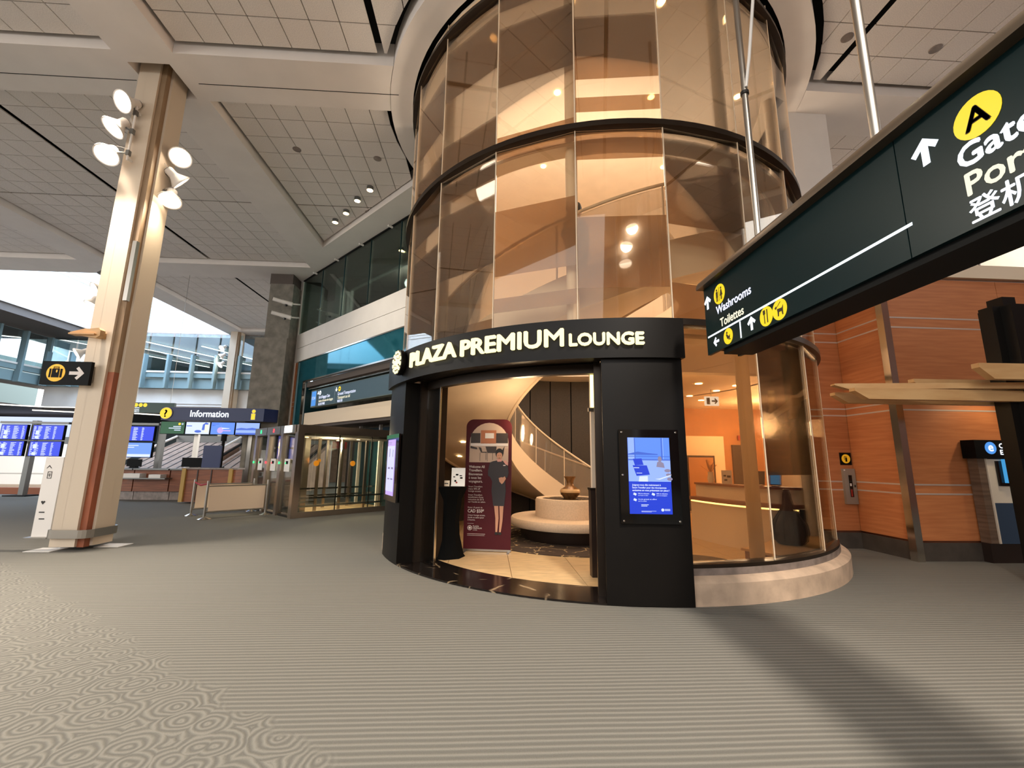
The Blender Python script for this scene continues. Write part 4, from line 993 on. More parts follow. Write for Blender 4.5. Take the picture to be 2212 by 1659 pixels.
g = G(); cp = []
for i in range(9): a = pi*i/8; cp.append((XS+.17-.24*math.cos(a), 3.27+.03+.11*math.sin(a)))
cp = [(XS-.07, 3.27)]+cp+[(XS+.41, 3.27)]
V = [(x, 4.14, z) for x, z in cp]+[(x, -.18, z) for x, z in cp]; m = len(cp)
g.add(V, [tuple(range(m)), tuple(range(m, 2*m))[::-1]]+[(i, (i+1) % m, m+(i+1) % m, m+i) for i in range(m)]).o('top_cap', 'sign_cap', ws, smooth=True)
def W(name, polys, m, off=.001): return flat(name, polys, wo, wu, UPV, m, ws, off)
W('rule_line', [rect(.03, 2.16-.0, 2.745, 2.762), rect(.575, .592, 2.59, 2.74)], 'e_line')
for d_ in (disc(.29, 3.115, .098), disc(.385, 2.665, .075), disc(.94, 2.665, .08), disc(1.10, 2.665, .082)): W('icon_disc', [d_], 'e_yellow')
W('washroom_figures', [disc(.253, 3.165, .011, 12), rect(.237, .269, 3.09, 3.15), rect(.24, .25, 3.05, 3.09), rect(.256, .266, 3.05, 3.09), rect(.288, .292, 3.045, 3.185), disc(.327, 3.165, .011, 12), [(.32, 3.15), (.334, 3.15), (.35, 3.09), (.304, 3.09)], rect(.317, .325, 3.05, 3.09), rect(.33, .338, 3.05, 3.09)], 'sign_ink', .004)
W('seat_symbol', [disc(.372, 2.70, .011, 10), [(.355, 2.685), (.37, 2.69), (.40, 2.66), (.42, 2.675), (.415, 2.64), (.375, 2.64)], [(.40, 2.64), (.43, 2.63), (.43, 2.625), (.39, 2.63)]], 'sign_ink', .004)
W('cutlery_symbol', [rect(.917, .925, 2.61, 2.69), rect(.908, .934, 2.685, 2.72), rect(.952, .962, 2.61, 2.72)], 'sign_ink', .004)
W('dog_symbol', [[(1.05, 2.69), (1.07, 2.70), (1.075, 2.685), (1.06, 2.675)], [(1.075, 2.675), (1.13, 2.67), (1.145, 2.69), (1.14, 2.65), (1.14, 2.615), (1.13, 2.615), (1.125, 2.645), (1.095, 2.645), (1.09, 2.615), (1.08, 2.615), (1.08, 2.65)], [(1.08, 2.69), (1.12, 2.72), (1.118, 2.724), (1.077, 2.692)]], 'sign_ink', .004)
for d_ in (arrow_up(.065, 3.11, .14), rot2(arrow_up(.175, 2.672, .10), .175, 2.672, pi/2), arrow_up(.745, 2.672, .12)): W('arrow', [d_], 'e_white')
text('sign_text', 'Washrooms', .115, wo+wu*.215+UPV*2.93, wu, UPV, 'e_text', ws, depth=.001, off=.001, bold=.0025, width=.56)
text('sign_text', 'Toilettes', .115, wo+wu*.27+UPV*2.79, wu, UPV, 'e_text_warm', ws, depth=.001, off=.001, bold=.002, width=.38)
W('gate_disc', [disc(2.515, 3.08, .098)], 'e_yellow')
text('gate_letter', 'A', .15, wo+wu*2.515+UPV*3.028, wu, UPV, 'sign_ink', ws, 'CENTER', .001, .004, .004)
W('gate_arrow', [arrow_up(2.278, 3.085, .15)], 'e_white')
text('sign_text', 'Gates', .155, wo+wu*2.405+UPV*2.875, wu, UPV, 'e_white', ws, depth=.001, off=.001, bold=.004)
text('sign_text', 'Portes', .155, wo+wu*2.415+UPV*2.735, wu, UPV, 'e_text_warm', ws, depth=.001, off=.001, bold=.003)
text('sign_text', '登机口', .125, wo+wu*2.415+UPV*2.605, wu, UPV, 'e_white', ws, depth=.001, off=.001, bold=.002)
for y in (3.43, 2.24):
    G().tube([(XS+.17, y, 3.3), (XS+.17, y, 9.2)], .028, 12).o('hanger_pole', 'steel', ws, smooth=True)
    G().lathe([(.05, 3.36), (.05, 3.38)], (XS+.17, y, 0), n=14).o('pole_collar', 'steel', ws)
G().tube([(XS+.17, 3.40, 5.02), (XS+.2, 3.36, 5.3), (XS+.30, 3.2, 6.6), (XS+.36, 3.1, 7.6)], .014, 6).o('feed_cable', 'white_paint', ws)
G().lathe([(.038, 4.96), (.038, 4.99)], (XS+.17, 3.43, 0), n=14).o('cable_clamp', 'dark_steel', ws)

# ------------------------------------------------------------------ right side: extinguisher, kiosk, pergola
es = thing('extinguisher_sign', 'small black sign with a yellow extinguisher symbol on the timber wall', 'sign', (6.82, 7.99, 1.5))
G().box(6.71, 6.93, 7.985, 8.0, 1.51, 1.74).o('sign_plate', 'black', es)
flat('symbol_disc', [disc(.11, .115, .085)], (6.71, 7.985, 1.51), (1, 0, 0), (0, 0, 1), 'sign_yellow', es); flat('extinguisher_symbol', [rect(.095, .13, .06, .135), rect(.1, .125, .14, .155), rect(.08, .1, .15, .16), rect(.075, .083, .09, .155)], (6.71, 7.985, 1.51), (1, 0, 0), (0, 0, 1), 'black', es, .005)
ec = thing('extinguisher_cabinet', 'grey metal fire-extinguisher cabinet with a narrow window on the timber wall', 'cabinet', (6.87, 7.95, .78))
G().box(6.71, 7.03-.09, 7.95, 8.0, .79, 1.44).o('cabinet_door', 'cabinet_grey', ec)
G().box(6.80, 6.86, 7.942, 7.952, .92, 1.32).o('window', 'black_gloss', ec); G().box(6.805, 6.84, 7.938, 7.944, .93, 1.06).o('extinguisher_body', 'red_ext', ec); G().box(6.805, 6.835, 7.938, 7.944, 1.12, 1.17).o('extinguisher_tag', 'paper', ec)
G().box(6.895, 6.91, 7.935, 7.952, 1.1, 1.14).o('latch', 'dark_steel', ec); G().box(6.72, 6.745, 7.945, 7.952, 1.40, 1.425).o('maker_plate', 'paper', ec)

ki = thing('exchange_kiosk', 'currency exchange kiosk with black lit header and blue base against the timber wall', 'kiosk', (8.9, 6.75, 0))
G().box(7.98, 10.2, 6.72, 6.93, 1.64, 1.94).o('header', 'black', ki)
G().box(8.05, 10.1, 6.78, 6.93, .3, 1.64).o('carcass', 'kiosk_wood', ki)
G().box(8.05, 10.1, 6.8, 6.93, 0, .3).o('plinth', 'dark_wood', ki)
G().box(8.2, 10.1, 6.765, 6.79, .93, 1.63).o('cream_front', 'kiosk_cream', ki); G().box(8.2, 10.1, 6.765, 6.79, .3, .93).o('blue_front', 'kiosk_blue', ki)
G().box(8.18, 8.205, 6.76, 6.79, .3, 1.64).o('edge_trim', 'kiosk_cream', ki)
G().box(8.33, 9.2, 6.74, 6.77, 1.2, 1.6).o('teller_recess', 'black_gloss', ki); G().box(8.42, 8.75, 6.70, 6.74, 1.25, 1.63).o('screen', 'e_cyan', ki)
ko = Vector((8.07, 6.719, 1.66))
flat('emblem', [[(.18+.1*math.cos(t), .15+.1*math.sin(t)) for t in [2*pi*k/24 for k in range(24)]]], ko, (1, 0, 0), (0, 0, 1), 'e_clock', ki, .001)
text('emblem_letter', 'e', .2, ko+Vector((.18, -.003, .10)), (1, 0, 0), (0, 0, 1), 'e_white', ki, 'CENTER', .001, .004, .002)
text('header_text', 'CURRENCY', .11, ko+Vector((.33, 0, .15)), (1, 0, 0), (0, 0, 1), 'e_white', ki, bold=.003); text('header_text', 'EXCHANGE', .11, ko+Vector((.33, 0, .045)), (1, 0, 0), (0, 0, 1), 'e_white', ki, bold=.003)
spot('kiosk_beam', (8.6, 6.2, 3.0), (8.2, 6.9, 1.9), 40, (1, .8, .5), 90, .8, .05)

pg = thing('timber_pergola', 'dark fluted post carrying crossed pale timber beams at the right edge', 'pergola', (7.35, 5.6, 0))
def post_prof(cx, cy, s):
    return [(cx-.26*s, cy-.08), (cx-.14*s, cy-.08), (cx-.12*s, cy-.2), (cx+.10*s, cy-.2), (cx+.12*s, cy-.08), (cx+.24*s, cy-.08), (cx+.24*s, cy+.1), (cx+.1*s, cy+.1), (cx+.1*s, cy+.22), (cx-.12*s, cy+.22), (cx-.12*s, cy+.1), (cx-.26*s, cy+.1)]
G().prism(post_prof(7.45, 5.6, 1), 0, 3.0).o('post', 'black_panel', pg); G().prism(post_prof(7.45, 5.6, .98), 3.0, 3.78).o('post_head', 'black_panel', pg); G().box(7.35, 7.55, 5.5, 5.7, 3.78, 3.92).o('post_cap', 'black_panel', pg)
def tbeam(p0, p1, z0, z1, th):
    a, b = Vector(p0), Vector(p1); d = (b-a); L = d.length; d.normalize(); h = z1-z0
    G().ext([(0, h), (0, h*.72), (.18, 0), (L, 0), (L, h)], Vector((a.x, a.y, z0)), Vector((d.x, d.y, 0)), UPV, th, -th/2).o('timber_beam', 'timber', pg)
tbeam((4.95, 5.55), (9.3, 5.45), 2.39, 2.54, .1)
tbeam((6.38, 5.2), (9.3, 5.1), 2.63, 2.84, .1)
tbeam((4.85, 5.75), (9.2, 5.05), 2.55, 2.63, .1)
tbeam((5.0, 5.95), (9.2, 5.85), 2.39, 2.54, .1)
tbeam((6.4, 6.1), (9.2, 6.0), 2.63, 2.8, .1)
tbeam((4.85, 5.9), (9.2, 5.7), 2.85, 3.0, .1) if False else None

# ================================================================== LEFT BACKGROUND
# ------------------------------------------------------------------ turnstile enclosure, corner at (-4.97, 11.76)
K0 = Vector((-4.97, 11.76, 0)); KF = Vector((.7071, .7071, 0)); KS = Vector((-.7071, .7071, 0))
ts = thing('gate_enclosure', 'glass and steel turnstile enclosure with lit exit gates', 'turnstile', tuple(K0))
def kbox(f0, f1, s0, s1, z0, z1, name, m, par=None):
    p = [K0+KF*f0+KS*s0, K0+KF*f1+KS*s0, K0+KF*f1+KS*s1, K0+KF*f0+KS*s1]
    return G().prism([(q.x, q.y) for q in p], z0, z1).o(name, m, par or ts)
kbox(-.06, 3.3, -.06, .06, 2.18, 2.4, 'header', 'steel_brown')
kbox(-.06, 3.3, -.06, .06, 0, .14, 'bottom_rail', 'steel_brown')
kbox(-.07, .1, -.07, .12, 0, 2.2, 'corner_post', 'steel_brown')
for f0, f1 in ((.1, 1.1), (1.12, 2.1), (2.12, 3.2)): kbox(f0, f1, -.008, .008, .14, 2.18, 'glass_panel', 'gate_glass')
for f in (1.1, 2.1): kbox(f, f+.02, -.012, .012, .14, 2.18, 'panel_joint', 'black')
for f, z in ((.5, 1.39), (1.55, 1.39), (2.75, 1.39)):
    G().ext(disc(f, z, .075, 20), K0, KF, UPV, .003, .009 if True else 0).o('warning_dot', 'orange_dot', ts)
G().ext(disc(.85, 1.46, .05, 20), K0+KS*.6, KF, UPV, .003, 0).o('warning_dot', 'orange_dot', ts)
# gate side: three gates along KS
for i, s_ in enumerate((.0, 1.0, 2.0)):
    kbox(-.08, .08, s_+.9, s_+1.06, 0, 2.2, 'gate_post', 'steel_brown'); kbox(.55, .7, s_+.9, s_+1.06, 0, 2.2, 'gate_post', 'steel_brown')
    kbox(-.005, .005, s_+.14, s_+.88, .1, 2.16, 'gate_leaf', 'gate_glass')
    hd = kbox(-.1, .1, s_+.1, s_+1.06, 2.18, 2.4, 'gate_header', 'steel')
    gm = 'e_red' if i == 1 else 'e_green'
    kbox(-.105, -.1, s_+.52, s_+.60, 2.24, 2.34, 'signal_lamp', gm, None)
    if i == 0: kbox(-.108, -.101, s_+.28, s_+.78, 2.2, 2.39, 'lit_panel', 'e_sign_white')
    kbox(-.09, -.085, s_+.95, s_+1.02, 1.36, 1.42, 'signal_lamp', gm); kbox(-.02, -.012, s_+.7, s_+.74, 1.36, 1.4, 'signal_lamp', gm)
    kbox(-.012, -.006, s_+.45, s_+.8, 1.16, 1.5, 'notice_plate', 'paper')
    kbox(-.016, -.012, s_+.55, s_+.7, 1.36, 1.44, 'notice_arrow', 'black')
    for z in (.35, .7): kbox(-.02, .62, s_+.2, s_+.24, z, z+.04, 'barrier_bar', 'chrome')
kbox(-.02, .7, .1, 3.06, .0, .05, 'floor_track', 'dark_steel')
# inside: polished rails and posts
for f in (.9, 1.6, 2.4, 3.0):
    for s_ in (.8, 1.8): kbox(f, f+.07, s_, s_+.07, 0, 2.1, 'inner_post', 'steel_brown')
for i, (s_, z) in enumerate(((.5, .42), (.5, .2), (1.3, .42), (1.3, .62), (2.0, .3))): kbox(.2, 3.1, s_, s_+.05, z, z+.05, 'inner_rail', 'chrome')
kbox(.15, 3.2, .08, 2.9, .005, .02, 'inner_floor', 'stone_tile')
for i, (f, s_) in enumerate(((.4, .5), (1.2, .5), (2.0, .6), (.9, 1.6), (1.9, 1.7))):
    q = K0+KF*f+KS*s_; tag(G().lathe([(.04, 2.1), (.05, 2.095)], (q.x, q.y, 0), n=12).o('gate_downlight', 'e_down'), ('front left', 'front middle', 'front right', 'rear left', 'rear right')[i]+' small bright downlight inside the turnstile enclosure', 'downlight', 'turnstile downlights')
kbox(.1, 3.3, .06, 3.0, 2.12, 2.18, 'canopy', 'dark_soffit')
point('gate_lamp', tuple(K0+KF*1.4+KS*1.0+UPV*1.9), 240, (1, .85, .6), .15)
# teal wall seen through the enclosure
kbox(3.3, 3.4, -.5, 3.2, 0, 2.6, 'end_wall', 'teal_dark')

# direction sign box over the doors
sb = thing('exit_sign_box', 'slim lit sign box reading exit and baggage claim above the gate doors', 'sign', tuple(A0+DU*2.6+UPV*3.4))
so = A0+DU*2.0+DN*.02
G().ext(rect(-.12, 6, 3.38, 4.02), so, DU, UPV, .25, -.25).o('sign_case', 'gallery_dark', sb)
G().ext(rect(-.16, 6, 4.05, 4.08), so, DU, UPV, .3, -.2).o('case_lip', 'chrome', sb)
sf = G().ext(rect(.36, 6, 3.4, 4.0), so, DU, UPV, .004, .001).o('sign_face', mat('sign_slate', (58, 78, 86), .4, emit=((40, 60, 70), .35)), sb)
G().ext(rect(-.06, .3, 3.43, 3.97), so, DU, UPV, .006, .001).o('clock_screen', 'e_clock', sb)
text('clock_digits', '17:34', .16, so+DU*-.02+UPV*3.66, DU, UPV, 'e_ad_white', sb, off=.009, width=.27)
flat('sign_divider', [rect(1.75, 1.77, 3.4, 4.0), rect(.33, .36, 3.38, 4.02)], so, DU, UPV, 'chrome', sb, .006)
flat('sign_arrow', [rot2(arrow_up(.46, 3.88, .13), .46, 3.88, pi), rot2(arrow_up(1.86, 3.87, .15), 1.86, 3.87, pi)], so, DU, UPV, 'e_white', sb, .006)
flat('sign_disc', [disc(.62, 3.87, .08)], so, DU, UPV, 'e_white', sb, .006); flat('sign_disc_yellow', [disc(2.08, 3.87, .085)], so, DU, UPV, 'e_yellow', sb, .006)
flat('disc_symbol', [rect(.59, .65, 3.84, 3.89), rect(2.03, 2.13, 3.855, 3.885)], so, DU, UPV, 'sign_ink', sb, .009)
for s_, x, y, sz, m_, w_ in (('Exit & Baggage Claim', .55, 3.66, .15, 'e_text', .85), ('Sortie et livraison des bagages', .55, 3.53, .125, 'e_text_warm', 1.1), ('出口及行李领取', .55, 3.42, .1, 'e_text', .5), ('Ground Transportation', 1.98, 3.65, .16, 'e_text', 1.2), ('Transport au sol', 1.98, 3.52, .15, 'e_text_warm', .85), ('地面交通', 1.98, 3.415, .1, 'e_text', .36)):
    text('sign_text', s_, sz, so+DU*x+UPV*y, DU, UPV, m_, sb, off=.006, width=w_)

# security cameras on the pier corner
for i, z in enumerate((7.55, 7.0)):
    t = thing('security_camera', ('upper' if i == 0 else 'lower')+' white bullet camera on the bracket beside the gallery glass', 'camera', (-8.0, 16.5, z), 'pier cameras')
    G().tube([(-8.45, 16.4, z+.06), (-8.15, 16.5, z)], .075, 12).o('lens_housing', 'white_paint', t, smooth=True); G().tube([(-8.46, 16.395, z+.062), (-8.44, 16.40, z+.06)], .05, 12).o('lens', 'black_gloss', t)
    G().tube([(-8.15, 16.5, z), (-7.8, 16.62, z-.07)], .085, 12).o('body', 'white_paint', t, smooth=True); G().tube([(-7.85, 16.6, z-.05), (-7.65, 16.75, z-.02), (-7.65, 16.95, z+.05)], .03, 8).o('arm', 'white_paint', t)
    G().lathe([(.06, -.06), (.04, -.12), (.0, -.13)], (-8.0, 16.55, z-.05), n=10).o('dome', 'black_gloss', t)

# ------------------------------------------------------------------ post barriers
def barrier(p0, p1, label):
    a, b = Vector((*p0, 0)), Vector((*p1, 0)); t = thing('crowd_barrier', label, 'barrier', tuple((a+b)/2))
    for q in (a, b):
        G().lathe([(.16, 0), (.16, .012), (.05, .05), (.03, .06)], q, n=20).o('foot', 'chrome', t, smooth=True)
        G().tube([q+UPV*.05, q+UPV*.93], .03, 10).o('post', 'steel', t, smooth=True)
    d = (b-a).normalized()
    for z in (.17, .80): G().tube([a+d*.03+UPV*z, b-d*.03+UPV*z], .016, 8).o('rail', 'steel', t)
    G().obox(a+d*.06, b-d*.06, .012, .19, .79).o('infill_panel', 'cream_panel', t)
    return t
barrier((-6.98, 11.5), (-6.0, 12.5), 'low post barrier with a cream infill panel, nearest the turnstiles')
b2 = barrier((-7.75, 12.2), (-6.75, 13.25), 'second cream barrier standing just behind the front one')
tag(G().tube([(-7.75, 12.2, .86), (-7.4, 11.9, .80), (-6.98, 11.5, .86)], .022, 6).o('barrier_strap', 'red_strap'), 'short red strap slung between the two cream barriers', 'strap')

# ------------------------------------------------------------------ information desk and its sign
idk = thing('information_desk', 'brown timber information counter with a grey ledge below the blue sign', 'desk', (-11.6, 17, 0))
dpts = [(-13.6, 16.9), (-12.6, 16.75), (-11.4, 16.75), (-10.4, 16.9)]
for i in range(3):
    a, b = dpts[i], dpts[i+1]
    G().obox(a, b, .5, .3, 1.05).o('counter_front', 'desk_wood', idk); G().obox(a, b, .3, 0, .3).o('counter_plinth', 'kerb', idk)
    G().obox(a, b, .7, 1.05, 1.1).o('counter_top', 'grey_metal', idk)
G().box(-12.9, -11.3, 16.15, 16.6, .74, .78).o('ledge', 'grey_metal', idk)
G().box(-12.75, -12.2, 16.2, 16.5, .78, .93).o('leaflet_tray', 'paper', idk); G().box(-11.9, -11.5, 16.2, 16.5, .78, .9).o('leaflet_tray', 'paper', idk)
G().box(-13.3, -13.12, 16.43, 16.46, .66, .98).o('round_notice', 'black', idk); flat('notice_ring', [disc(.09, .2, .06, 18)], (-13.3, 16.43, .66), (1, 0, 0), (0, 0, 1), 'paper', idk)
# second counter block
ck = thing('service_counter', 'panelled brown counter with pale posts in front of the information sign', 'counter', (-9.6, 15.6, 0))
G().box(-10.2, -8.5, 15.4, 15.8, .05, 1.12).o('body', 'desk_wood', ck); G().box(-10.25, -8.45, 15.35, 15.85, 1.12, 1.17).o('top', 'kerb', ck)
for x in (-10.22, -8.7): G().box(x, x+.12, 15.34, 15.42, .05, 1.14).o('pale_post', mat('ochre', (170, 136, 70), .6) if x < -10 else 'ochre', ck)
for x in (-9.75, -9.3): G().box(x, x+.03, 15.38, 15.4, .1, 1.1).o('panel_groove', 'dark_wood', ck)
# monitors on the desk
for x, y, w, z0, z1, lab in ((-13.0, 16.9, .5, 1.12, 1.42, 'small black monitor on the left end of the information counter'), (-10.85, 16.85, .85, 1.12, 1.5, 'wide black monitor on the middle of the information counter')):
    t = thing('desk_monitor', lab, 'monitor', (x, y, 1.1)); G().box(x-w/2, x+w/2, y, y+.05, z0+.04, z1).o('panel', 'black', t); G().box(x-.1, x+.1, y-.05, y+.12, 1.1, z0+.04).o('stand', 'black', t)
bx = thing('privacy_screen', 'dark navy upright screen standing on the counter under the information sign', 'screen', (-9.6, 15.6, 1.17)); G().box(-9.75, -9.15, 15.55, 15.6, 1.17, 1.92).o('panel', 'navy', bx); G().box(-9.4, -9.1, 15.6, 15.75, 1.17, 1.2).o('foot', 'black', bx)
ca = thing('pole_camera', 'black camera pole rising behind the navy screen', 'pole', (-9.5, 16.2, 0)); G().tube([(-9.5, 16.2, 0), (-9.5, 16.2, 2.1)], .05, 8).o('pole', 'black', ca); G().tube([(-9.5, 16.2, 2.1), (-9.5, 16.2, 2.35)], .09, 10).o('head', 'black', ca)

inf = thing('information_sign', 'long navy information sign with a yellow question mark over four screens', 'sign', (-10.2, 16.5, 2.3))
io = Vector((-12.0, 16.5, 0)); iu = Vector((1, 0, 0))
G().prism([(-12.0, 16.5), (-8.35, 16.5), (-8.05, 16.9), (-8.05, 17.3), (-12.0, 17.3)], 2.85, 3.33).o('sign_body', 'navy', inf)
flat('question_disc', [disc(.17, 3.1, .20, 30)], io, iu, UPV, 'e_yellow', inf, .03, .02); flat('disc_rim', [disc(.17, 3.1, .215, 30)], io, iu, UPV, 'print_white', inf, .01, .019)
text('question_mark', '?', .36, io+iu*.17+UPV*2.97, iu, UPV, 'sign_ink', inf, 'CENTER', .002, .012, .052)
text('sign_text', 'Information', .34, io+iu*1.02+UPV*2.99, iu, UPV, 'e_white', inf, bold=.006, off=.004, width=1.36)
flat('info_figure', [disc(3.28, 3.22, .06), rect(3.21, 3.34, 2.92, 3.13)], io, iu, UPV, 'e_yellow', inf, .012, .006); flat('info_outline', [disc(3.28, 3.22, .075), rect(3.195, 3.355, 2.905, 3.145)], io, iu, UPV, 'print_white', inf, .004, .006)
for i, m_ in enumerate(('screen_green', 'e_ad_white', 'e_ad_sky', 'e_ad_pale')):
    x = .06+i*.885; sc = G().ext(rect(x, x+.86, 2.34, 2.80), io, iu, UPV, .06, -.02).o('info_screen', 'black', inf)
    G().ext(rect(x+.015, x+.845, 2.355, 2.785), io, iu, UPV, .004, .041).o('screen_picture', m_, sc)
    if i == 0: flat('screen_print', [rect(x+.45, x+.72, 2.60, 2.63), rect(x+.3, x+.72, 2.54, 2.57), rect(x+.5, x+.72, 2.47, 2.5), rot2(arrow_up(x+.76, 2.71, .08), x+.76, 2.71, -pi/2)], io, iu, UPV, 'e_ad_white', sc, .046); flat('screen_disc', [disc(x+.66, 2.71, .045)], io, iu, UPV, 'e_yellow', sc, .046) if i == 0 else None
    if i == 1: flat('screen_print', [disc(x+.45, 2.45, .12, 16, .05), [(x+.58, 2.5), (x+.6, 2.7), (x+.7, 2.78), (x+.8, 2.74), (x+.7, 2.5)], rect(x+.03, x+.22, 2.63, 2.66)], io, iu, UPV, 'e_ad_mid', sc, .046); flat('screen_card', [rect(x+.68, x+.8, 2.42, 2.7)], io, iu, UPV, 'e_text_warm', sc, .049) if i == 1 else None
    if i == 2: flat('screen_print', [disc(x+.35, 2.5, .11, 18), rect(x+.42, x+.72, 2.47, 2.51)], io, iu, UPV, 'e_lilac', sc, .046); flat('screen_plane', [[(x+.36, 2.68), (x+.4, 2.6), (x+.68, 2.58), (x+.66, 2.56), (x+.42, 2.55)]], io, iu, UPV, 'e_ad_white', sc, .049); text('screen_text', 'Know your', .055, io+iu*(x+.04)+UPV*2.72, iu, UPV, 'e_ad_deep', sc, off=.046); text('screen_text', 'rights', .055, io+iu*(x+.04)+UPV*2.665, iu, UPV, 'e_ad_deep', sc, off=.046)
    if i == 3: flat('screen_print', [[(x+.02, 2.56), (x+.2, 2.6), (x+.4, 2.58), (x+.6, 2.61), (x+.84, 2.57), (x+.84, 2.52), (x+.02, 2.52)], rect(x+.015, x+.845, 2.355, 2.42)], io, iu, UPV, 'e_ad_mid', sc, .046)
for x in (1.02, 2.98): G().ext(rect(x, x+.14, 0, 2.36), io+Vector((0, .5, 0)), iu, UPV, .12).o('sign_post', 'steel', inf)
gs = thing('hanging_sign', 'dark green hanging sign with three yellow discs left of the information sign', 'sign', (-12.9, 17.6, 3.1))
G().box(-14.0, -12.3, 17.5, 17.6, 3.2, 3.6).o('sign_box', mat('deep_green', (18, 62, 52), .4), gs)
flat('discs', [disc(.27+.17*i, .3, .075) for i in range(3)], (-14.0, 17.5, 3.2), (1, 0, 0), (0, 0, 1), 'e_yellow', gs); flat('arrow', [rot2(arrow_up(.09, .3, .12), .09, .3, pi/2)], (-14.0, 17.5, 3.2), (1, 0, 0), (0, 0, 1), 'e_white', gs)
for i, s_ in enumerate(('Gates', 'Portes', '登机口')): text('sign_text', s_, .085, (-13.84, 17.5, 3.37-.075*i), (1, 0, 0), (0, 0, 1), 'e_white', gs, width=.25)
for x in (-13.8, -12.5): G().tube([(x, 17.55, 3.6), (x, 17.55, 8.95)], .007, 6).o('hanger', 'steel', gs)

# ------------------------------------------------------------------ flight-information screens
def fids(x0, y, w, n, label, pole_x, last=None):
    t = thing('flight_screens', label, 'flight board', (pole_x, y, 0))
    G().box(pole_x-.09, pole_x+.09, y+.12, y+.3, 0, 2.85).o('pole', 'grey_metal', t); G().box(pole_x-.4, pole_x+.4, y-.1, y+.5, 0, .04).o('foot', 'black', t)
    G().box(x0-.1, x0+w+.1, y+.02, y+.2, 2.72, 2.8).o('top_rail', 'grey_metal', t)
    for i in range(2):
        z1 = 2.68-i*.62; z0 = z1-.58
        s_ = G().box(x0, x0+w, y, y+.1, z0, z1).o('screen', 'black', t)
        mm = 'e_blue'
        if last and i == 1: mm = 'e_blue_light'
        G().box(x0+.02, x0+w-.02, y-.006, y, z0+.02, z1-.02).o('screen_picture', mm, s_)
        g = G(); rng = random.Random(i*7+int(x0*10))
        if last and i == 1:
            flat('screen_print', [rect(.15, .75, .44, .47), rect(.15, .6, .37, .40), rect(.03, w-.03, .03, .13)], (x0, y-.006, z0), (1, 0, 0), (0, 0, 1), 'e_ad_white', s_)
            continue
        P_ = []
        for r in range(15):
            zz = .04+r*.033
            for cx, cw in ((.05, .09), (.2, .16), (.47, .2), (.78, .1)):
                if cx+cw < w-.03: P_.append(rect(cx, cx+cw*rng.uniform(.5, 1), zz, zz+.016))
        P_.append(rect(.14, .27, .2+.1*i, .36+.1*i)); P_.append(rect(.14, .27, .05, .16))
        fr_ = flat('flight_rows', P_, (x0, y-.006, z0), (1, 0, 0), (0, 0, 1), 'e_ad_white', s_); fr_['kind'] = 'stuff'
    return t
fids(-18.6, 17.6, .95, 2, 'leftmost stacked pair of blue flight-information screens', -17.55)
fids(-17.45, 17.6, 1.15, 2, 'stacked pair of blue flight-information screens just left of the near column', -16.1)
fids(-14.1, 17.45, 1.25, 2, 'stacked blue flight screen and cloud picture right of the near column', -12.7, last=True)

# ------------------------------------------------------------------ mezzanine round the atrium
mz = sempty('wall_mezzanine', (-19, 26, 5.5), 'teal-edged mezzanine with a glazed balustrade round the atrium')
G().box(-26, -9, 26.05, 26.5, 5.5, 6.05).o('fascia', 'mezz_teal', mz); G().box(-26, -9, 25.9, 26.1, 6.12, 6.45).o('edge_beam', 'mezz_teal', mz); G().box(-26, -9, 25.86, 25.95, 6.4, 6.5).o('edge_strip', 'e_strip' if False else 'white_paint', mz)
for i in range(12):
    x = -25.5+i*1.345
    G().obox((x-.06, 25.75), (x+.06, 25.75), .3, 5.45, 7.45).o('glass_post', 'mezz_teal', mz)
    G().box(x+.05, x+1.29, 25.88, 25.895, 6.5, 8.75).o('glass_pane', 'mezz_glass', mz)
G().box(-24, -9, 26.4, 26.6, 8.72, 8.95).o('head_beam', 'kerb', mz)
G().box(-26, -9, 26.4, 26.55, 4.35, 5.5).o('white_apron', 'white_paint', mz)
for z in (4.45, 4.6): G().box(-20.5, -15.8, 26.38, 26.4, z, z+.03).o('apron_line', 'kerb', mz)
G().box(-30, -6, 26.5, 38, 5.9, 6.0).o('upper_floor', 'kerb', mz)
G().box(-30, -6, 26.6, 38, 8.95, 9.05).o('upper_ceiling', 'mezz_teal', mz)
G().box(-30, -6, 37.9, 38, 4, 9.2).o('upper_back_wall', 'mezz_teal', mz)
G().box(-22, -9, 36.9, 37, 6.2, 7.4).o('timber_dado', 'wood', mz)
for x in (-20, -18.2, -16.4, -14.6): G().box(x, x+1.5, 37.8, 37.88, 8.1, 8.8).o('clerestory_window', 'e_sky', mz)
for i, (xa, ya, xb, yb, z) in enumerate(((-22.5, 27.5, -19, 35, 8.85), (-25, 27.5, -21, 36, 8.85), (-27.5, 28, -23, 36, 8.85), (-19.2, 29, -17.6, 33, 8.85))):
    G().obox((xa, ya), (xb, yb), .12, z-.04, z).o('light_strip', 'e_strip', mz)
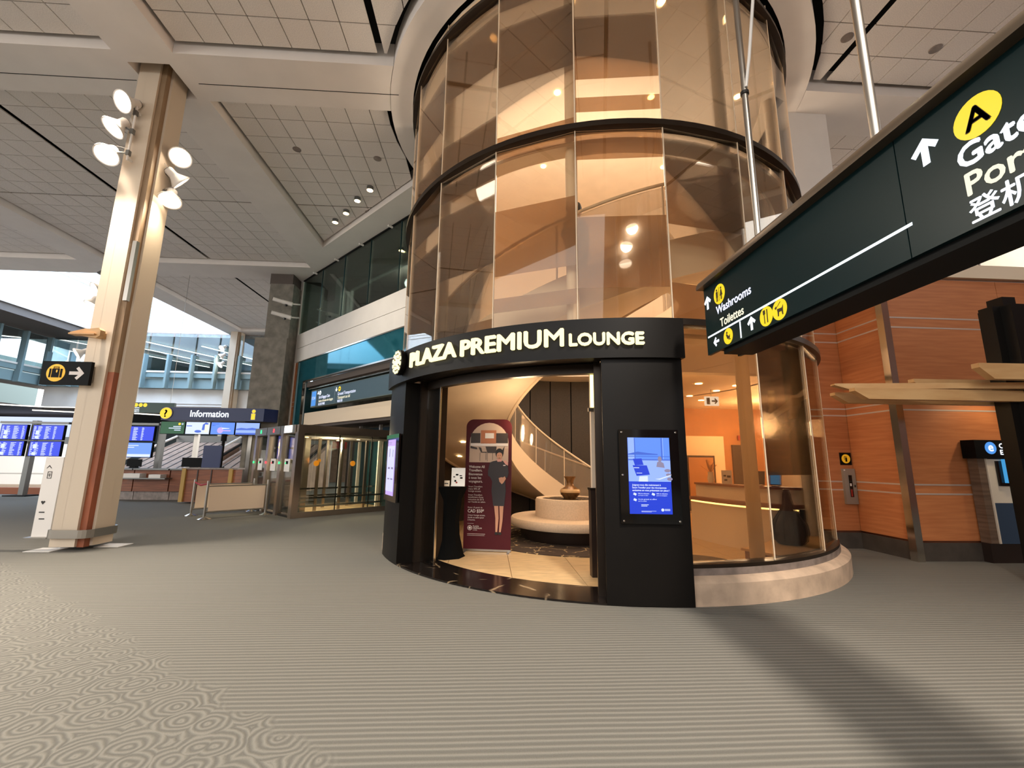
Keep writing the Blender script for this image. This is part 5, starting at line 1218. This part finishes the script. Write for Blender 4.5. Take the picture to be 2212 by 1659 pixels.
# left arm
ml = sempty('wall_mezzanine_left', (-25.8, 22, 5.5), 'left arm of the teal mezzanine under a dark canopy')
G().box(-26.2, -25.8, 14, 26, 5.5, 6.05).o('fascia', 'mezz_teal', ml); G().box(-25.95, -25.7, 14, 26, 6.12, 6.45).o('edge_beam', 'mezz_teal', ml); G().box(-25.75, -25.66, 14, 26, 6.4, 6.5).o('edge_strip', 'white_paint', ml)
for i in range(9):
    y = 15+i*1.35; G().obox((-25.6, y-.06), (-25.6, y+.06), .3, 5.45, 8.3).o('glass_post', 'mezz_teal', ml); G().box(-25.72, -25.70, y+.05, y+1.29, 6.5, 8.3).o('glass_pane', 'mezz_glass', ml)
G().box(-32, -23.3, 14, 26.4, 8.35, 8.75).o('canopy', 'dark_soffit', ml)
G().box(-38, -26, 14, 26, 5.9, 6.0).o('upper_floor', 'kerb', ml); G().box(-38, -37.9, 12, 38, 4, 9.2).o('upper_back_wall', 'mezz_teal', ml); G().box(-33, -32.9, 14, 30, 6.0, 7.2).o('timber_dado', 'wood', ml)
for y in (16, 19, 22, 24.5): G().obox((-31, y), (-27.5, y+1.5), .1, 8.30, 8.34).o('light_strip', 'e_strip', ml)
# ground level under the mezzanine
gl = sempty('wall_undercroft', (-19, 30, 0), 'dim arrivals level under the mezzanine')
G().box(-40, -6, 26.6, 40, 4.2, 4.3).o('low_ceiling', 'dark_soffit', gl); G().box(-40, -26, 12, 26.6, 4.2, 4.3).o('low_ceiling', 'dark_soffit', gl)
G().box(-40, -6, 36, 36.2, 0, 4.2).o('back_wall', 'gallery_dark', gl); G().box(-36.2, -36, 12, 36, 0, 4.2).o('side_wall', 'gallery_dark', gl)
G().box(-33, -27, 29.9, 30, 1.5, 4.0).o('bright_window', 'e_ad_white', gl)
for xa, ya, xb, yb in ((-30, 22, -24.5, 25), (-27, 27, -23, 29), (-22, 28, -19.5, 30), (-19, 27, -17, 28.4), (-17.5, 30, -14, 32), (-14.5, 28, -12, 29)):
    G().obox((xa, ya), (xb, yb), .12, 4.14, 4.19).o('light_strip', 'e_strip', gl)
G().box(-28, -14, 18.6, 18.9, .0, .25).o('floor_kerb', 'floor_red', gl)
G().box(-28, -9.5, 19.2, 19.26, .75, .80).o('guard_rail', 'steel', gl)
# ramps and chutes behind the desk
for i, (x0, x1, ya, yb, za, zb) in enumerate(((-16.5, -13.2, 18.8, 24, .3, 2.3), (-12.6, -10.6, 19, 24.5, .3, 2.5), (-10.4, -8.6, 19, 24.5, .2, 2.3), (-27, -18.4, 20, 23, .3, 2.1))):
    t = thing('escalator', ('wide timber-decked ramp behind the information desk', 'steep escalator behind the wide monitor', 'escalator rising behind the navy screen', 'pale escalator run below the left flight screens')[i], 'escalator', ((x0+x1)/2, ya, 0))
    V = [(x0, ya, 0), (x1, ya, 0), (x1, yb, 0), (x0, yb, 0), (x0, ya, za), (x1, ya, za), (x1, yb, zb), (x0, yb, zb)]
    G().add(V, [(0, 1, 2, 3), (4, 5, 6, 7), (0, 1, 5, 4), (1, 2, 6, 5), (2, 3, 7, 6), (3, 0, 4, 7)]).o('deck', 'cream_panel' if i == 3 else 'ramp_brown', t)
    nb = int((x1-x0)/.4)
    for k in range(1, 1 if i == 3 else nb): xx = x0+(x1-x0)*k/nb; G().add([(xx-.02, ya-.01, za), (xx+.02, ya-.01, za), (xx+.02, yb, zb), (xx-.02, yb, zb), (xx-.02, ya-.01, za+.02), (xx+.02, ya-.01, za+.02), (xx+.02, yb, zb+.02), (xx-.02, yb, zb+.02)], [(0, 1, 2, 3), (4, 5, 6, 7), (0, 1, 5, 4), (1, 2, 6, 5), (2, 3, 7, 6), (3, 0, 4, 7)]).o('deck_joint', 'dark_wood', t)
    for xx in (x0, x1): G().tube([(xx, ya, za+.3), (xx, yb, zb+.3)], .06, 8).o('handrail', 'black' if i in (1, 2) else 'white_paint', t)
    G().box(x0, x1, yb, yb+.1, 0, zb+.35).o('landing_edge', 'grey_metal', t)
# far shelving / shop beyond
sh = thing('shop_front', 'cluttered far shop front with pale shelves beyond the escalators', 'shop', (-13, 27, 0))
G().box(-18, -9, 30, 30.3, 0, 3.6).o('shop_wall', 'ramp_brown', sh)
for i in range(7):
    x = -17.6+i*1.2; G().box(x, x+.9, 29.6, 29.9, 2.2, 3.0+.3*(i % 2)).o('shelf', ('paper', 'dark_steel', 'red_ext', 'cream_panel')[i % 4], sh)
# far column with floodlights
col3 = column(-15.2, 26.0, .27, 'far white column with a cluster of floodlights in front of the mezzanine')
for i, z in enumerate((7.9, 7.4, 6.9)): flood((-15.75, 25.6, z), ((-.3, -.6, -.6), (-.6, -.3, -.6), (-.4, -.6, -.7))[i], ('top', 'middle', 'bottom')[i]+' floodlight on the far column before the mezzanine', 120, mount=(-15.45, 25.8, z))
# floods hanging at the atrium edge, left of the near column
for i, (x, y, z, dd) in enumerate(((-13.55, 15.0, 7.85, (-.4, .3, -.7)), (-13.75, 15.0, 7.3, (-.4, -.7, -.5)), (-13.8, 15.0, 6.75, (-.2, -.3, -.9)), (-13.9, 15.0, 4.95, (-.5, -.6, -.5)), (-14.05, 15.0, 4.5, (-.5, -.6, -.5)))):
    flood((x, y, z), dd, ('uppermost dark', 'second', 'third', 'fourth', 'lowest')[i]+' floodlight seen against the bright atrium left of the near column', 60 if i else 5, mount=(-13.4, 15.15, z), body='grey_metal' if i == 0 else 'white_paint')
lm = thing('lamp_mast', 'slim mast carrying floodlights, hidden behind the near column', 'mast', (-13.35, 15.2, 0)); G().tube([(-13.35, 15.2, 0), (-13.35, 15.2, 8.95)], .06, 10).o('mast', 'white_paint', lm)

# ------------------------------------------------------------------ people (distant)
def person(loc, face, label, shirt, trousers):
    """standing figure grown as one skin from a joint skeleton"""
    J = [(0, 0, .95), (0, 0, 1.2), (0, 0, 1.42), (0, 0, 1.52), (0, 0, 1.62), (0, 0, 1.74),
         (.18, 0, 1.40), (.25, .02, 1.12), (.24, -.06, .86), (-.18, 0, 1.40), (-.25, .02, 1.12), (-.24, -.06, .86),
         (.1, 0, .9), (.11, -.01, .5), (.11, .03, .08), (.11, -.14, .03), (-.1, 0, .9), (-.11, -.01, .5), (-.11, .03, .08), (-.11, -.14, .03)]
    Ed = [(0, 1), (1, 2), (2, 3), (3, 4), (4, 5), (2, 6), (6, 7), (7, 8), (2, 9), (9, 10), (10, 11), (0, 12), (12, 13), (13, 14), (14, 15), (0, 16), (16, 17), (17, 18), (18, 19)]
    Rr = [.15, .14, .13, .055, .09, .085, .065, .045, .035, .065, .045, .035, .09, .06, .045, .04, .09, .06, .045, .04]
    me = bpy.data.meshes.new('body'); me.from_pydata(J, Ed, []); ob = bpy.data.objects.new('body', me); C.objects.link(ob)
    t = thing('person', label, 'person', loc, rotz=face)
    md = ob.modifiers.new('skin', 'SKIN'); sv = me.skin_vertices[0].data
    for i, r in enumerate(Rr): sv[i].radius = (r, r*.75 if i < 3 else r)
    sv[0].use_root = True
    ob.modifiers.new('sub', 'SUBSURF').levels = 2; ob.modifiers['sub'].render_levels = 2
    ob.parent = t
    me.materials.append(MATS['skin'])
    g = G().lathe([(.17, .96), (.185, 1.1), (.19, 1.3), (.17, 1.43), (.07, 1.49)], (0, 0, 0), n=16); g.o('shirt', shirt, t, smooth=True, local=True)
    for sx in (-1, 1): G().tube([(sx*.1, 0, .97), (sx*.11, -.01, .5), (sx*.11, .03, .1)], [.115, .085, .07], 10).o('trouser_leg', trousers, t, smooth=True, local=True); G().tube([(sx*.17, 0, 1.42), (sx*.25, .02, 1.14)], [.085, .065], 8).o('sleeve', shirt, t, smooth=True, local=True)
    G().lathe([(.02, 1.60), (.1, 1.64), (.112, 1.72), (.09, 1.80), (.0, 1.835)], (0, .02, 0), n=14).o('hair', 'hair', t, smooth=True, local=True)
q = P(252+90, 2.5, hz(252)+.03)
person(q, .6, 'dark-haired person walking up the spiral stair behind the glass', 'cloth_grey', 'navy')
person((-24.2, 24.2, 0), .4, 'person standing far off behind the flight screens at left', 'white_paint', 'navy')
